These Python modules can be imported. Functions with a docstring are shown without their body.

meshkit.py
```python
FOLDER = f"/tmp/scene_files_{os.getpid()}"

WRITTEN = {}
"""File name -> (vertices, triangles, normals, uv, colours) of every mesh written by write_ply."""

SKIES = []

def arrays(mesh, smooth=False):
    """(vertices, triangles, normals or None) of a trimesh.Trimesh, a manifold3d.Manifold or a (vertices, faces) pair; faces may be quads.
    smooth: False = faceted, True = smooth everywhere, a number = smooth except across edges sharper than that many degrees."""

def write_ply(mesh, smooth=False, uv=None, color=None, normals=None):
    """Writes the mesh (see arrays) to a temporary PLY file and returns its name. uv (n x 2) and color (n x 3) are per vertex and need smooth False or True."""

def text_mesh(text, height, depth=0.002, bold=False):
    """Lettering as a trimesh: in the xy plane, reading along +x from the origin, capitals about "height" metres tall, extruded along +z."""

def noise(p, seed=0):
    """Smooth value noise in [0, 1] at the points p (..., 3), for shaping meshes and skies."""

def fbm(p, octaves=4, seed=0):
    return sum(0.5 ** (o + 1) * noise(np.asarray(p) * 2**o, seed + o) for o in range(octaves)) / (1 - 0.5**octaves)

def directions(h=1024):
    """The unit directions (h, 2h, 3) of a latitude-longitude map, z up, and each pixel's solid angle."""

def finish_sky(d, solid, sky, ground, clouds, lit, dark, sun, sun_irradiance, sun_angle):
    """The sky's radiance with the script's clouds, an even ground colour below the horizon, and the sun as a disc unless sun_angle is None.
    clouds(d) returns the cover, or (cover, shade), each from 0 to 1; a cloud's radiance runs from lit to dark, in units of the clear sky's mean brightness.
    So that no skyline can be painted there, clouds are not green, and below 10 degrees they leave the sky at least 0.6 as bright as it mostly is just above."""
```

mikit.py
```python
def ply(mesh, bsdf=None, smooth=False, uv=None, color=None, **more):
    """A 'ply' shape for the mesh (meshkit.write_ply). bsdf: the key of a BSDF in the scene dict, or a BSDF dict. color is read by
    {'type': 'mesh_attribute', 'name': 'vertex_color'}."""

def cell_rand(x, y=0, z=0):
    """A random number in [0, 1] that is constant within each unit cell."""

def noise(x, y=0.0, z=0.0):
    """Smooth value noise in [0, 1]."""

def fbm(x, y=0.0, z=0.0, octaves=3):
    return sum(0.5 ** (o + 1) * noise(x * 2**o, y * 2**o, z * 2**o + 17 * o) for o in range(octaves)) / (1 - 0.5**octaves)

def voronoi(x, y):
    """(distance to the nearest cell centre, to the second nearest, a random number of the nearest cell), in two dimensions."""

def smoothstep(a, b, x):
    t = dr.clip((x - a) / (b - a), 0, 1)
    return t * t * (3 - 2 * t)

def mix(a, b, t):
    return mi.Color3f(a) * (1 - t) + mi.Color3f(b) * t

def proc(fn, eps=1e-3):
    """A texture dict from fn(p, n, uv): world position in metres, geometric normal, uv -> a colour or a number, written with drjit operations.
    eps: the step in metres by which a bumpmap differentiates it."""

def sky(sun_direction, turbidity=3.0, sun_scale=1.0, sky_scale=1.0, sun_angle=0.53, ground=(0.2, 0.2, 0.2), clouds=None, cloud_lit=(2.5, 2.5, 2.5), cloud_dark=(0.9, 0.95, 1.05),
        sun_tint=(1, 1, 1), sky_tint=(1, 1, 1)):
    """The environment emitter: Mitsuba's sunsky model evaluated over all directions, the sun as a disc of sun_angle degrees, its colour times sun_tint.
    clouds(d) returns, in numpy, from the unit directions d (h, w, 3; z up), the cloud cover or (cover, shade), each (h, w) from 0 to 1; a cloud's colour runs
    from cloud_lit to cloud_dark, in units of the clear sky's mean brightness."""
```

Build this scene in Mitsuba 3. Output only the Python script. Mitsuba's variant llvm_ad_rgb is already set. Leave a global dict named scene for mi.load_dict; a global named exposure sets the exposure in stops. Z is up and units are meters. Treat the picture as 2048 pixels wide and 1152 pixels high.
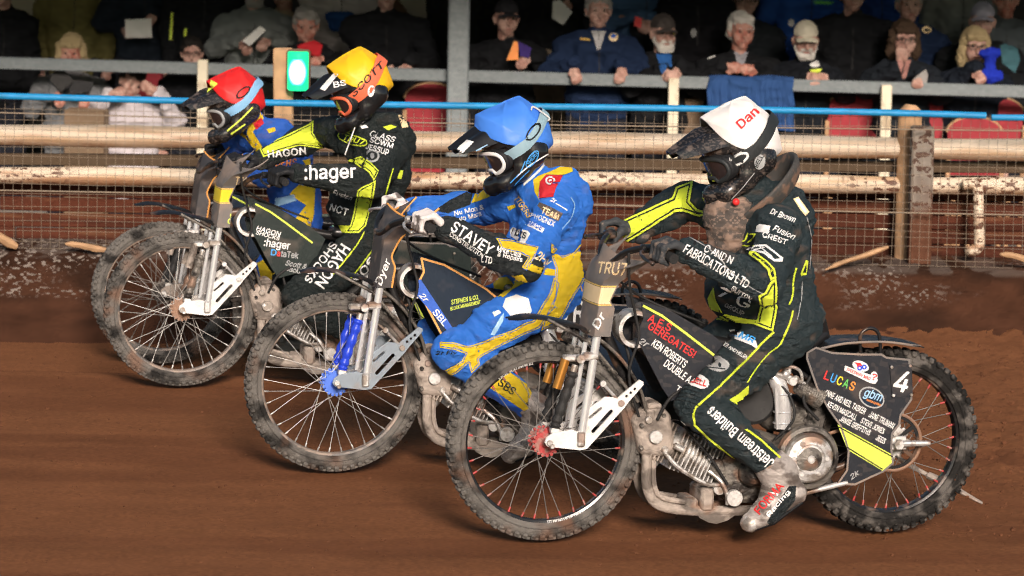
import math, random
import numpy as np, trimesh, mitsuba as mi, drjit as dr, mikit, meshkit
import manifold3d as m3
from shapely.geometry import Polygon, LineString, Point, box as sbox
from shapely.ops import unary_union
from scipy import sparse
from mikit import noise, fbm, voronoi, smoothstep, mix, proc

T = mi.ScalarTransform4f
random.seed(7); RNG = np.random.default_rng(7)
scene, labels = {}, {}

# ------------------------------------------------------------------ camera, light, exposure
FOC, CAM_H = 6800.0, 2.3                       # focal length in pixels of the 2048 px wide photograph, eye height in metres
PITCH, ROLL = math.atan(796 / 6800), math.radians(1.15)
EYE = np.array([0, 0, CAM_H])
FWD = np.array([0, math.cos(PITCH), -math.sin(PITCH)])
_r0, _u0 = np.array([1.0, 0, 0]), np.array([0, math.sin(PITCH), math.cos(PITCH)])
RIGHT = math.cos(ROLL) * _r0 + math.sin(ROLL) * _u0
UP = -math.sin(ROLL) * _r0 + math.cos(ROLL) * _u0
scene['camera'] = {'type': 'thinlens', 'aperture_radius': 0.011, 'focus_distance': 13.2, 'fov': 2 * math.degrees(math.atan(1024 / FOC)), 'fov_axis': 'x', 'near_clip': 0.5, 'far_clip': 400.0,
                   'to_world': T().look_at(origin=EYE.tolist(), target=(EYE + FWD).tolist(), up=UP.tolist())}
SUN_EL, SUN_AZ = 20.5, 8.0                    # behind the camera, a little to its right
SUN = [math.sin(math.radians(SUN_AZ)) * math.cos(math.radians(SUN_EL)), -math.cos(math.radians(SUN_AZ)) * math.cos(math.radians(SUN_EL)), math.sin(math.radians(SUN_EL))]
scene['sky'] = mikit.sky(SUN, turbidity=3, sun_scale=1.0, sky_scale=0.8, sun_angle=13.5, ground=(0.05, 0.03, 0.02), sun_tint=(1.0, 1.14, 1.72), sky_tint=(1.05, 1.0, 0.95))
exposure = 1.95


def at(px, py, y):
    """The point of the photograph's pixel (px, py) on the upright plane at depth y."""
    d = FWD + (px - 1024) / FOC * RIGHT - (py - 576) / FOC * UP
    return EYE + d * (y / d[1])


def atz(px, py, z):
    d = FWD + (px - 1024) / FOC * RIGHT - (py - 576) / FOC * UP
    return EYE + d * ((z - CAM_H) / d[2])


# ------------------------------------------------------------------ mesh helpers
V = lambda *a: np.array(a, float)
cat = lambda ms: trimesh.util.concatenate([m for m in ms if m is not None])


def unit(v):
    v = np.asarray(v, float)
    return v / (np.linalg.norm(v) + 1e-12)


def spline(pts, n=24, closed=False):
    p = np.asarray(pts, float)
    if len(p) < 3 and not closed:
        return np.linspace(p[0], p[-1], n)
    q = np.vstack([p[-1], p, p[0], p[1]]) if closed else np.vstack([2 * p[0] - p[1], p, 2 * p[-1] - p[-2]])
    segs = len(q) - 3
    t = np.linspace(0, segs, n, endpoint=not closed)
    i = np.minimum(t.astype(int), segs - 1); f = (t - i)[:, None]
    a, b, c, d = q[i], q[i + 1], q[i + 2], q[i + 3]
    return 0.5 * (2 * b + (c - a) * f + (2 * a - 5 * b + 4 * c - d) * f**2 + (3 * b - a - 3 * c + d) * f**3)


def tube(pts, r, sides=8, closed=False, flat=None):
    """A tube along pts; r a number or one per point; flat=(a, b) scales its two cross axes."""
    p = np.asarray(pts, float); n = len(p)
    r = np.broadcast_to(r, (n,))
    tg = (np.roll(p, -1, 0) - np.roll(p, 1, 0)) if closed else np.gradient(p, axis=0)
    tg /= np.linalg.norm(tg, axis=1, keepdims=True) + 1e-12
    a = np.cross(tg[0], [0, 0, 1.0] if abs(tg[0][2]) < 0.9 else [0, 1.0, 0]); a /= np.linalg.norm(a)
    A = []
    for k in range(n):
        a = a - tg[k] * (a @ tg[k]); a = a / (np.linalg.norm(a) + 1e-12); A.append(a)
    A = np.array(A); B = np.cross(tg, A)
    th = np.arange(sides) * 2 * np.pi / sides
    fa, fb = flat or (1, 1)
    v = p[:, None] + r[:, None, None] * (fa * np.cos(th)[None, :, None] * A[:, None] + fb * np.sin(th)[None, :, None] * B[:, None])
    m = n if closed else n - 1
    i, j = np.meshgrid(np.arange(m), np.arange(sides), indexing='ij')
    i2 = (i + 1) % n
    q = np.stack([i * sides + j, i * sides + (j + 1) % sides, i2 * sides + (j + 1) % sides, i2 * sides + j], -1).reshape(-1, 4)
    f = np.vstack([q[:, [0, 1, 2]], q[:, [0, 2, 3]]]); v = v.reshape(-1, 3)
    if not closed:
        c0, c1 = len(v), len(v) + 1
        v = np.vstack([v, p[0], p[-1]]); j = np.arange(sides)
        f = np.vstack([f, np.stack([np.full(sides, c0), (j + 1) % sides, j], 1), np.stack([np.full(sides, c1), (n - 1) * sides + j, (n - 1) * sides + (j + 1) % sides], 1)])
    return trimesh.Trimesh(v, f, process=False)


def frame(o, x, y=None, z=None):
    """4 x 4 with origin o; x axis, and y or z hint."""
    x = unit(x)
    if z is not None:
        z = unit(z); y = unit(np.cross(z, x)); z = np.cross(x, y)
    else:
        y = unit(np.asarray(y) - x * (x @ np.asarray(y))); z = np.cross(x, y)
    M = np.eye(4); M[:3, 0], M[:3, 1], M[:3, 2], M[:3, 3] = x, y, z, o
    return M


def xf(mesh, M):
    m = mesh.copy(); m.apply_transform(np.asarray(M)); return m


def mv(mesh, *o):
    m = mesh.copy(); m.apply_translation(o); return m


def rot(mesh, deg, axis, pt=(0, 0, 0)):
    m = mesh.copy(); m.apply_transform(trimesh.transformations.rotation_matrix(math.radians(deg), axis, pt)); return m


def rbox(size, c=0.004, center=(0, 0, 0)):
    """A box with chamfered edges."""
    h = np.asarray(size, float) / 2; c = min(c, h.min() * 0.45)
    pts = [np.array([sx, sy, sz]) * (h - c * (1 - np.eye(3)[k])) for sx in (-1, 1) for sy in (-1, 1) for sz in (-1, 1) for k in range(3)]
    m = trimesh.convex.convex_hull(np.array(pts)); m.apply_translation(center)
    return m


def bar(p, q, w, h, c=0.004, upv=(0, 0, 1)):
    p, q = np.asarray(p, float), np.asarray(q, float)
    return xf(rbox((np.linalg.norm(q - p), w, h), c), frame((p + q) / 2, q - p, z=upv))


def extr(poly, depth, bevel=0):
    """Extruded polygon (or multipolygon), z from 0 to depth, with its upper edge bevelled."""
    out = []
    for g in getattr(poly, 'geoms', [poly]):
        if g.is_empty: continue
        if bevel:
            cs = m3.CrossSection([np.array(g.exterior.coords)[:-1]] + [np.array(h.coords)[:-1] for h in g.interiors], m3.FillRule.EvenOdd)
            body = m3.Manifold.extrude(cs, depth - bevel)
            top = m3.Manifold.extrude(cs.offset(-bevel, m3.JoinType.Miter), depth)
            mm = (body + top).to_mesh(); out.append(trimesh.Trimesh(mm.vert_properties[:, :3], mm.tri_verts, process=False))
        else:
            out.append(trimesh.creation.extrude_polygon(g, depth, engine='earcut'))
    return cat(out)


def lathe(profile, n=32, ring=False):
    """profile [(r, z)] about the z axis; ring closes the profile on itself."""
    pr = np.asarray(profile, float)
    if ring: pr = np.vstack([pr, pr[:1]])
    th = np.arange(n) * 2 * np.pi / n
    v = np.stack([pr[:, None, 0] * np.cos(th), pr[:, None, 0] * np.sin(th), np.broadcast_to(pr[:, None, 1], (len(pr), n))], -1).reshape(-1, 3)
    i, j = np.meshgrid(np.arange(len(pr) - 1), np.arange(n), indexing='ij')
    q = np.stack([i * n + j, i * n + (j + 1) % n, (i + 1) * n + (j + 1) % n, (i + 1) * n + j], -1).reshape(-1, 4)
    m = trimesh.Trimesh(v, np.vstack([q[:, [0, 1, 2]], q[:, [0, 2, 3]]]), process=True)
    m.update_faces(m.nondegenerate_faces())
    return m


def cyl(p, q, r, n=16, c=0.0015):
    """A cylinder with chamfered rims from p to q."""
    p, q = np.asarray(p, float), np.asarray(q, float); L = np.linalg.norm(q - p); c = min(c, L * .3, r * .4)
    m = lathe([(0, 0), (r - c, 0), (r, c), (r, L - c), (r - c, L), (0, L)], n)
    return xf(m, frame(p, np.cross([0.31, 0.7, 0.2], q - p), z=q - p))


def ball(c, r, sub=2):
    m = trimesh.creation.icosphere(sub, 1.0); m.apply_scale(r); m.apply_translation(c); return m


def capsule_hull(pts, rads, sub=2):
    """The convex hull of some balls: rounded solids."""
    return trimesh.convex.convex_hull(np.vstack([ball(p, r, sub).vertices for p, r in zip(pts, rads)]))


def sheet(fn, nu, nv):
    """Grid surface fn(u, v) -> (..., 3), u and v from 0 to 1."""
    u, v = np.meshgrid(np.linspace(0, 1, nu), np.linspace(0, 1, nv), indexing='ij')
    p = fn(u, v).reshape(-1, 3)
    i, j = np.meshgrid(np.arange(nu - 1), np.arange(nv - 1), indexing='ij')
    q = np.stack([i * nv + j, (i + 1) * nv + j, (i + 1) * nv + j + 1, i * nv + j + 1], -1).reshape(-1, 4)
    return trimesh.Trimesh(p, np.vstack([q[:, [0, 1, 2]], q[:, [0, 2, 3]]]), process=False)


def solidify(m, t):
    """A thin closed shell of thickness t behind an open sheet."""
    n = m.vertex_normals; v = np.vstack([m.vertices, m.vertices - n * t]); k = len(m.vertices)
    f = [m.faces, m.faces[:, ::-1] + k]
    e = np.sort(m.edges, 1); u, idx, cnt = np.unique(e, axis=0, return_index=True, return_counts=True)
    b = m.edges[idx[cnt == 1]]
    f.append(np.vstack([np.stack([b[:, 1], b[:, 0], b[:, 0] + k], 1), np.stack([b[:, 1], b[:, 0] + k, b[:, 1] + k], 1)]))
    return trimesh.Trimesh(v, np.vstack(f), process=False)


# ------------------------------------------------------------------ blended solids (bodies): union of tapered bones, then a surface-net mesh
def relax(v, f, n=3):
    e = np.vstack([f[:, [0, 1]], f[:, [1, 2]], f[:, [2, 0]]]); e = np.vstack([e, e[:, ::-1]])
    A = sparse.coo_matrix((np.ones(len(e)), (e[:, 0], e[:, 1])), shape=(len(v), len(v))).tocsr(); A.data[:] = 1
    d = np.maximum(np.asarray(A.sum(1)).ravel(), 1)[:, None]
    for _ in range(n):
        for s in (0.5, -0.52): v = v + s * (A @ v / d - v)
    return v


def blend_mesh(bones, k=0.03, res=0.012, wrinkle=0.0, wfreq=14.0, seed=0, cut=None):
    """bones: (p0, p1, r0, r1[, (ax, ay, az)]) ; smooth union with blending width k; cut(P) is a field subtracted."""
    P0 = np.array([b[0] for b in bones], float); P1 = np.array([b[1] for b in bones], float)
    R = np.array([[b[2], b[3]] for b in bones], float)
    lo = np.minimum(P0 - R[:, :1], P1 - R[:, 1:]).min(0) - 3 * res - k * .5; hi = np.maximum(P0 + R[:, :1], P1 + R[:, 1:]).max(0) + 3 * res + k * .5
    ns = np.ceil((hi - lo) / res).astype(int) + 1
    D = np.full(ns, 1.0, np.float32)
    ax = [lo[i] + res * np.arange(ns[i]) for i in range(3)]
    for b in bones:
        p, q, r0, r1 = np.asarray(b[0], float), np.asarray(b[1], float), b[2], b[3]
        sc = np.asarray(b[4], float) if len(b) > 4 else np.ones(3)
        m = max(r0, r1) * 1.0 / min(1, sc.min()) + 2.2 * k + 3 * res
        s = [slice(max(0, int((min(p[i], q[i]) - m - lo[i]) / res)), min(ns[i], int((max(p[i], q[i]) + m - lo[i]) / res) + 2)) for i in range(3)]
        X = np.stack(np.meshgrid(*[ax[i][s[i]] for i in range(3)], indexing='ij'), -1).astype(np.float32)
        d = (q - p) * sc; w = (X - p.astype(np.float32)) * sc.astype(np.float32); L2 = max(d @ d, 1e-9)
        t = np.clip(w @ d.astype(np.float32) / L2, 0, 1)
        dist = np.sqrt(((w - t[..., None] * d.astype(np.float32)) ** 2).sum(-1)) - (r0 + (r1 - r0) * t)
        dist /= sc.mean()
        a = D[tuple(s)]
        h = np.clip(0.5 + 0.5 * (a - dist) / k, 0, 1)
        D[tuple(s)] = a * (1 - h) + dist * h - k * h * (1 - h)
    if cut is not None:
        X = np.stack(np.meshgrid(*ax, indexing='ij'), -1)
        D = np.maximum(D, -cut(X)).astype(np.float32)
    # surface nets
    S = D < 0
    c = [S[i:ns[0] - 1 + i, j:ns[1] - 1 + j, l:ns[2] - 1 + l] for i in (0, 1) for j in (0, 1) for l in (0, 1)]
    cnt = sum(x.astype(np.int8) for x in c)
    act = (cnt > 0) & (cnt < 8)
    idx = np.argwhere(act)
    acc = np.zeros((len(idx), 3)); num = np.zeros(len(idx))
    cs = [(i, j, l) for i in (0, 1) for j in (0, 1) for l in (0, 1)]
    vals = [D[idx[:, 0] + o[0], idx[:, 1] + o[1], idx[:, 2] + o[2]] for o in cs]
    for a in range(8):
        for b in range(a + 1, 8):
            if sum(abs(cs[a][i] - cs[b][i]) for i in range(3)) != 1: continue
            m = (vals[a] < 0) != (vals[b] < 0)
            t = np.where(m, vals[a] / np.where(m, vals[a] - vals[b], 1), 0)[:, None]
            acc += np.where(m[:, None], np.array(cs[a]) + t * (np.array(cs[b]) - np.array(cs[a])), 0); num += m
    vert = lo + res * (idx + acc / num[:, None])
    vid = np.full(act.shape, -1, np.int64); vid[act] = np.arange(len(idx))
    F = []
    for axis in range(3):
        o = [0, 0, 0]; o[axis] = 1
        A, B = S[:ns[0] - o[0], :ns[1] - o[1], :ns[2] - o[2]], S[o[0]:, o[1]:, o[2]:]
        e = np.argwhere(A != B)
        u, w = (axis + 1) % 3, (axis + 2) % 3
        e = e[(e[:, u] > 0) & (e[:, w] > 0) & (e[:, u] < ns[u] - 1) & (e[:, w] < ns[w] - 1)]
        flip = A[e[:, 0], e[:, 1], e[:, 2]]
        def g(du, dw):
            x = e.copy(); x[:, u] -= du; x[:, w] -= dw
            return vid[x[:, 0], x[:, 1], x[:, 2]]
        q = np.stack([g(1, 1), g(0, 1), g(0, 0), g(1, 0)], 1)
        q[~flip] = q[~flip][:, ::-1]
        F.append(q)
    q = np.vstack(F)
    m = trimesh.Trimesh(vert, np.vstack([q[:, [0, 1, 2]], q[:, [0, 2, 3]]]), process=False)
    m.vertices = relax(vert, m.faces)
    if wrinkle:
        v = m.vertices; a = meshkit.fbm(v * wfreq + seed * 7.3, 3, seed) - 0.5; b = np.abs(meshkit.noise(v * np.array([1, 1, 2.2]) * wfreq * 0.9 + 31 + seed, seed + 5) - 0.5)
        m.vertices = v + m.vertex_normals * (wrinkle * (1.3 * a + 1.6 * (0.22 - b)))[:, None]
    return m


# ------------------------------------------------------------------ entries of the scene
def num(name):
    if name not in scene and name not in TAKEN:
        TAKEN.add(name); return name
    k = 1
    while f'{name}_{k:03d}' in scene or f'{name}_{k:03d}' in TAKEN: k += 1
    TAKEN.add(f'{name}_{k:03d}'); return f'{name}_{k:03d}'


TAKEN = set()


def thing(name, label, cat_, group=None, kind=None):
    key = num(name)
    labels[key] = {'label': label, 'category': cat_}
    if group: labels[key]['group'] = group
    if kind: labels[key]['kind'] = kind
    return key


def put(name, mesh, bsdf, parent=None, smooth=30, label=None, kind=None, M=None, **kw):
    """One entry; mesh may be a ply dict that was written before."""
    full = f'{parent}__{name}' if parent else name
    key = full if full in TAKEN and full not in scene and not parent else num(full)
    d = dict(mesh) if isinstance(mesh, dict) else mikit.ply(mesh, None, smooth, **kw)
    d['bsdf'] = {'type': 'ref', 'id': bsdf}
    if M is not None: d['to_world'] = T(np.asarray(M).tolist())
    scene[key] = d
    if label or kind:
        labels.setdefault(key, {})
        if label: labels[key]['label'] = label
        if kind: labels[key]['kind'] = kind
    return key


def single(name, mesh, bsdf, label, cat_, group=None, kind=None, smooth=30, M=None):
    key = thing(name, label, cat_, group, kind)
    d = dict(mesh) if isinstance(mesh, dict) else mikit.ply(mesh, None, smooth)
    d['bsdf'] = {'type': 'ref', 'id': bsdf}
    if M is not None: d['to_world'] = T(np.asarray(M).tolist())
    scene[key] = d
    return key


def structure(name, mesh, bsdf, smooth=30):
    scene[name] = mikit.ply(mesh, bsdf, smooth); TAKEN.add(name)
    labels[name] = {'kind': 'structure'}
    return name


# ------------------------------------------------------------------ lettering and patches laid on a surface
def flat_text(text, bold=True, squeeze=1.0, slant=0.0):
    """Triangles of a line of lettering, capitals 1 high, starting at x = 0: (vertices n x 2, faces)."""
    key = (text, bold)
    if key not in _TEXT:
        m = meshkit.text_mesh(text, 1.0, 0.1, bold)
        f = m.faces[m.face_normals[:, 2] > 0.9]; u, inv = np.unique(f, return_inverse=True)
        _TEXT[key] = (m.vertices[u][:, :2].copy(), inv.reshape(-1, 3))
    v, f = _TEXT[key]
    v = v.copy(); v[:, 0] = v[:, 0] * squeeze + slant * v[:, 1]
    return v, f


_TEXT = {}


def flat_poly(poly):
    vs, fs, n = [], [], 0
    for g in getattr(poly, 'geoms', [poly]):
        if g.is_empty or g.area == 0: continue
        v, f = trimesh.creation.triangulate_polygon(g, engine='earcut')
        vs.append(v); fs.append(f + n); n += len(v)
    return np.vstack(vs), np.vstack(fs)


def fine(v, f, size):
    m = trimesh.Trimesh(np.column_stack([v, np.zeros(len(v))]), f, process=True)
    vv, ff = trimesh.remesh.subdivide_to_size(m.vertices, m.faces, size, max_iter=12)
    m = trimesh.Trimesh(vv, ff, process=True)
    return m.vertices[:, :2].copy(), m.faces.copy()


class Surface:
    """A mesh on which patches are laid by following a direction onto it."""
    def __init__(self, mesh):
        self.mesh = mesh; self.rt = trimesh.ray.ray_pyembree.RayMeshIntersector(mesh) if hasattr(trimesh.ray, 'ray_pyembree') else mesh.ray

    def lay(self, pts, faces, origin, dirs, lift=0.002, jump=0.05):
        """Each point goes along its direction to the surface; triangles that miss or tear are dropped."""
        dirs = dirs / np.linalg.norm(dirs, axis=1, keepdims=True)
        o = np.broadcast_to(origin, pts.shape).astype(float)
        tri = self.rt.intersects_first(o, dirs)
        hit = tri >= 0
        t3 = self.mesh.triangles[np.maximum(tri, 0)]; n = np.cross(t3[:, 1] - t3[:, 0], t3[:, 2] - t3[:, 0])
        n /= np.linalg.norm(n, axis=1, keepdims=True) + 1e-12
        s = np.einsum('ij,ij->i', t3[:, 0] - o, n) / np.where(np.abs(np.einsum('ij,ij->i', dirs, n)) < 1e-6, 1e-6, np.einsum('ij,ij->i', dirs, n))
        w = o + dirs * s[:, None]
        nn = np.where(np.einsum('ij,ij->i', n, dirs)[:, None] > 0, -n, n)
        w = w + nn * lift
        ok = hit[faces].all(1)
        e = np.max([np.linalg.norm(w[faces[:, a]] - w[faces[:, b]], axis=1) for a, b in ((0, 1), (1, 2), (2, 0))], 0)
        f = faces[ok & (e < jump)]
        if not len(f): return None
        u, inv = np.unique(f, return_inverse=True)
        m = trimesh.Trimesh(w[u], inv.reshape(-1, 3), process=False)
        c = m.face_normals; d = dirs[u][m.faces[:, 0]]
        flip = np.einsum('ij,ij->i', c, d) > 0
        ff = m.faces.copy(); ff[flip] = ff[flip][:, ::-1]
        return trimesh.Trimesh(m.vertices, ff, process=False)


def eye_dirs(p2):
    return FWD + (p2[:, :1] - 1024) / FOC * RIGHT - (p2[:, 1:] - 576) / FOC * UP


def cube_mesh_key():
    return None
# ------------------------------------------------------------------ materials
def col(c):
    return {'type': 'rgb', 'value': list(c)} if isinstance(c, (tuple, list)) else proc(c)


def mat(key, c, rough=0.6, metal=0.0, spec=0.5, coat=0.0, bump=None, scale=0.01, eps=1e-3, sheen=0.0):
    b = {'type': 'principled', 'base_color': col(c), 'roughness': col_f(rough), 'metallic': float(metal), 'specular': float(spec)}
    if coat: b['clearcoat'] = float(coat); b['clearcoat_gloss'] = 0.9
    if sheen: b['sheen'] = float(sheen)
    if bump is not None: b = {'type': 'bumpmap', 'arbitrary': proc(bump, eps), 'scale': float(scale), 'bsdf': b}
    scene[key] = {'type': 'twosided', 'bsdf': b}


def col_f(r):
    return proc(r) if callable(r) else float(r)


MUD = (0.30, 0.17, 0.105)
DUST = (0.36, 0.27, 0.21)


def dirty(base, mud=MUD, lo=0.45, hi=0.7, f=30.0, amt=0.8, fine_=0.0):
    """The base colour with splashes and a film of dried shale."""
    def fn(p, n, uv):
        a = smoothstep(lo, hi, fbm(p.x * f, p.y * f, p.z * f)) * amt
        if fine_: a = dr.maximum(a, fine_ * smoothstep(0.6, 0.68, noise(p.x * f * 5, p.y * f * 5, p.z * f * 5)))
        return mix(base, mud, a)
    return fn


def plain(base, var=0.12, f=12.0):
    def fn(p, n, uv):
        return mi.Color3f(base) * (1 - var + 2 * var * fbm(p.x * f, p.y * f, p.z * f))
    return fn


def leather_bump(p, n, uv):
    return fbm(p.x * 260, p.y * 260, p.z * 260) + 2.2 * fbm(p.x * 45, p.y * 45, p.z * 70)


def shale(p, n, uv):
    s = fbm(p.x * 0.7, p.y * 6.0, 3.0, octaves=4); g = noise(p.x * 90, p.y * 90, p.z * 90); c = fbm(p.x * 3, p.y * 5, 9.0, octaves=4)
    k = 0.84 + 0.18 * s + 0.30 * (g - 0.5) + 0.25 * (c - 0.5)
    dark = smoothstep(0.52, 0.66, fbm(p.x * 0.5 + 4, p.y * 2.2, 1.0))
    return mix((0.165, 0.068, 0.030), (0.140, 0.056, 0.025), dark) * k


def cell_speck(p, f):
    return mikit.cell_rand(p.x * f, p.y * f, p.z * f)


def shale_bump(p, n, uv):
    return 0.7 * fbm(p.x * 30, p.y * 45, p.z * 40, octaves=4) + 0.5 * noise(p.x * 150, p.y * 150, p.z * 150)


def bank_c(p, n, uv):
    k = 0.55 + 0.7 * fbm(p.x * 6, p.y * 6, p.z * 9, octaves=4)
    base = mix((0.080, 0.034, 0.019), (0.038, 0.018, 0.011), smoothstep(0.4, 0.65, fbm(p.x * 2.3, p.y * 3, p.z * 5))) * k
    where = smoothstep(0.50, 0.70, fbm(p.x * 1.5 + 5, 3.0, p.z * 5) + 0.22 * smoothstep(-1.9, -2.4, p.x) - 0.3 * smoothstep(0.13, 0.02, p.z))
    fl = smoothstep(0.575, 0.625, fbm(p.x * 52, p.y * 30, p.z * 66, octaves=4))
    cap = smoothstep(0.275, 0.30, p.z) * smoothstep(0.42, 0.5, fbm(p.x * 9, 1.0, p.z * 20))
    return mix(base, (0.27, 0.23, 0.20), dr.maximum(fl * where * 0.85, 0.22 * cap))


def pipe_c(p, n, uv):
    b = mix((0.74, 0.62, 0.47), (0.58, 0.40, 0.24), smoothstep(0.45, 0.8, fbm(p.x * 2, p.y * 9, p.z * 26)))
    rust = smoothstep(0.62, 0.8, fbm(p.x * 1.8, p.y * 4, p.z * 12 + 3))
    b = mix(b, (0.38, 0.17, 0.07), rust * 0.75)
    under = smoothstep(0.1, -0.75, n.z) * (0.5 + 0.5 * fbm(p.x * 7, 2.0, p.z * 5))  # underside shade painted into the colour by the normal, mottled like a stain
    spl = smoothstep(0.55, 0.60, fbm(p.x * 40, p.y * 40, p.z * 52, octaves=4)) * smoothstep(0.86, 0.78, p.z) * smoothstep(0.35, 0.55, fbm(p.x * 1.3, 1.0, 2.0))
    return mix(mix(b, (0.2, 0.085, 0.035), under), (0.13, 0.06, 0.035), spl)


def plank_c(p, n, uv):
    w = fbm(p.x * 1.6, p.y * 3, p.z * 42, octaves=4); t = mikit.cell_rand(p.x * 0.42 + 7, p.z * 11.6)
    b = mix((0.105, 0.030, 0.015), (0.052, 0.017, 0.010), w) * (0.75 + 0.5 * t)
    return mix(b, (0.15, 0.062, 0.032), smoothstep(0.58, 0.74, fbm(p.x * 3, 4.0, p.z * 22)) * 0.8)


def post_c(p, n, uv):
    b = mix((0.20, 0.175, 0.15), (0.30, 0.26, 0.22), fbm(p.x * 20, p.y * 20, p.z * 4))
    spl = smoothstep(0.53, 0.56, fbm(p.x * 26, p.y * 26, p.z * 26)); mud = smoothstep(0.80, 0.50, p.z + 0.3 * (fbm(p.x * 12, p.y * 12, p.z * 9) - 0.5))
    return mix(mix(b, (0.10, 0.06, 0.045), spl), (0.115, 0.048, 0.027), mud)


def galv_c(p, n, uv):
    return mix((0.15, 0.18, 0.19), (0.20, 0.23, 0.24), fbm(p.x * 5, p.y * 9, p.z * 30)) * (0.85 + 0.3 * noise(p.x * 60, p.y * 60, p.z * 60))


def cream_c(p, n, uv):
    return mix((0.72, 0.66, 0.50), (0.45, 0.36, 0.24), smoothstep(0.5, 0.75, fbm(p.x * 14, p.y * 9, p.z * 8)))


def tyre_c(p, n, uv):
    k = fbm(p.x * 16, p.y * 16, p.z * 16); d = smoothstep(0.25, 0.62, k)
    b = mix((0.022, 0.021, 0.020), (0.155, 0.145, 0.132), d)
    return mix(b, (0.19, 0.11, 0.075), smoothstep(0.58, 0.76, fbm(p.x * 7 + 3, p.y * 7, p.z * 7)) * 0.75)


mat('m_shale', shale, 0.92, spec=0.15, bump=shale_bump, scale=0.012, eps=2e-3)
mat('m_bank', bank_c, 0.95, spec=0.1, bump=shale_bump, scale=0.02, eps=2e-3)
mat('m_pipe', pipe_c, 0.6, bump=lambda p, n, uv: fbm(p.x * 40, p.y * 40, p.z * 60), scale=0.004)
mat('m_plank', plank_c, 0.85, spec=0.2, bump=lambda p, n, uv: fbm(p.x * 4, p.y * 40, p.z * 160), scale=0.004)
mat('m_post', post_c, 0.85, spec=0.2, bump=lambda p, n, uv: fbm(p.x * 90, p.y * 90, p.z * 30), scale=0.004)
mat('m_galv', galv_c, 0.55)
mat('m_cream', cream_c, 0.65)
mat('m_wire', (0.26, 0.205, 0.15), 0.6, spec=0.3)
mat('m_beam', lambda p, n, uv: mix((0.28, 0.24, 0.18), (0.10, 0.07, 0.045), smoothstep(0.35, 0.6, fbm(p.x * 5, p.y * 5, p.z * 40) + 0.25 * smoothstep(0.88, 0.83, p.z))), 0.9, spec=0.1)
mat('m_rope', plain((0.010, 0.24, 0.52), 0.25, 20), 0.55)
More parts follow.
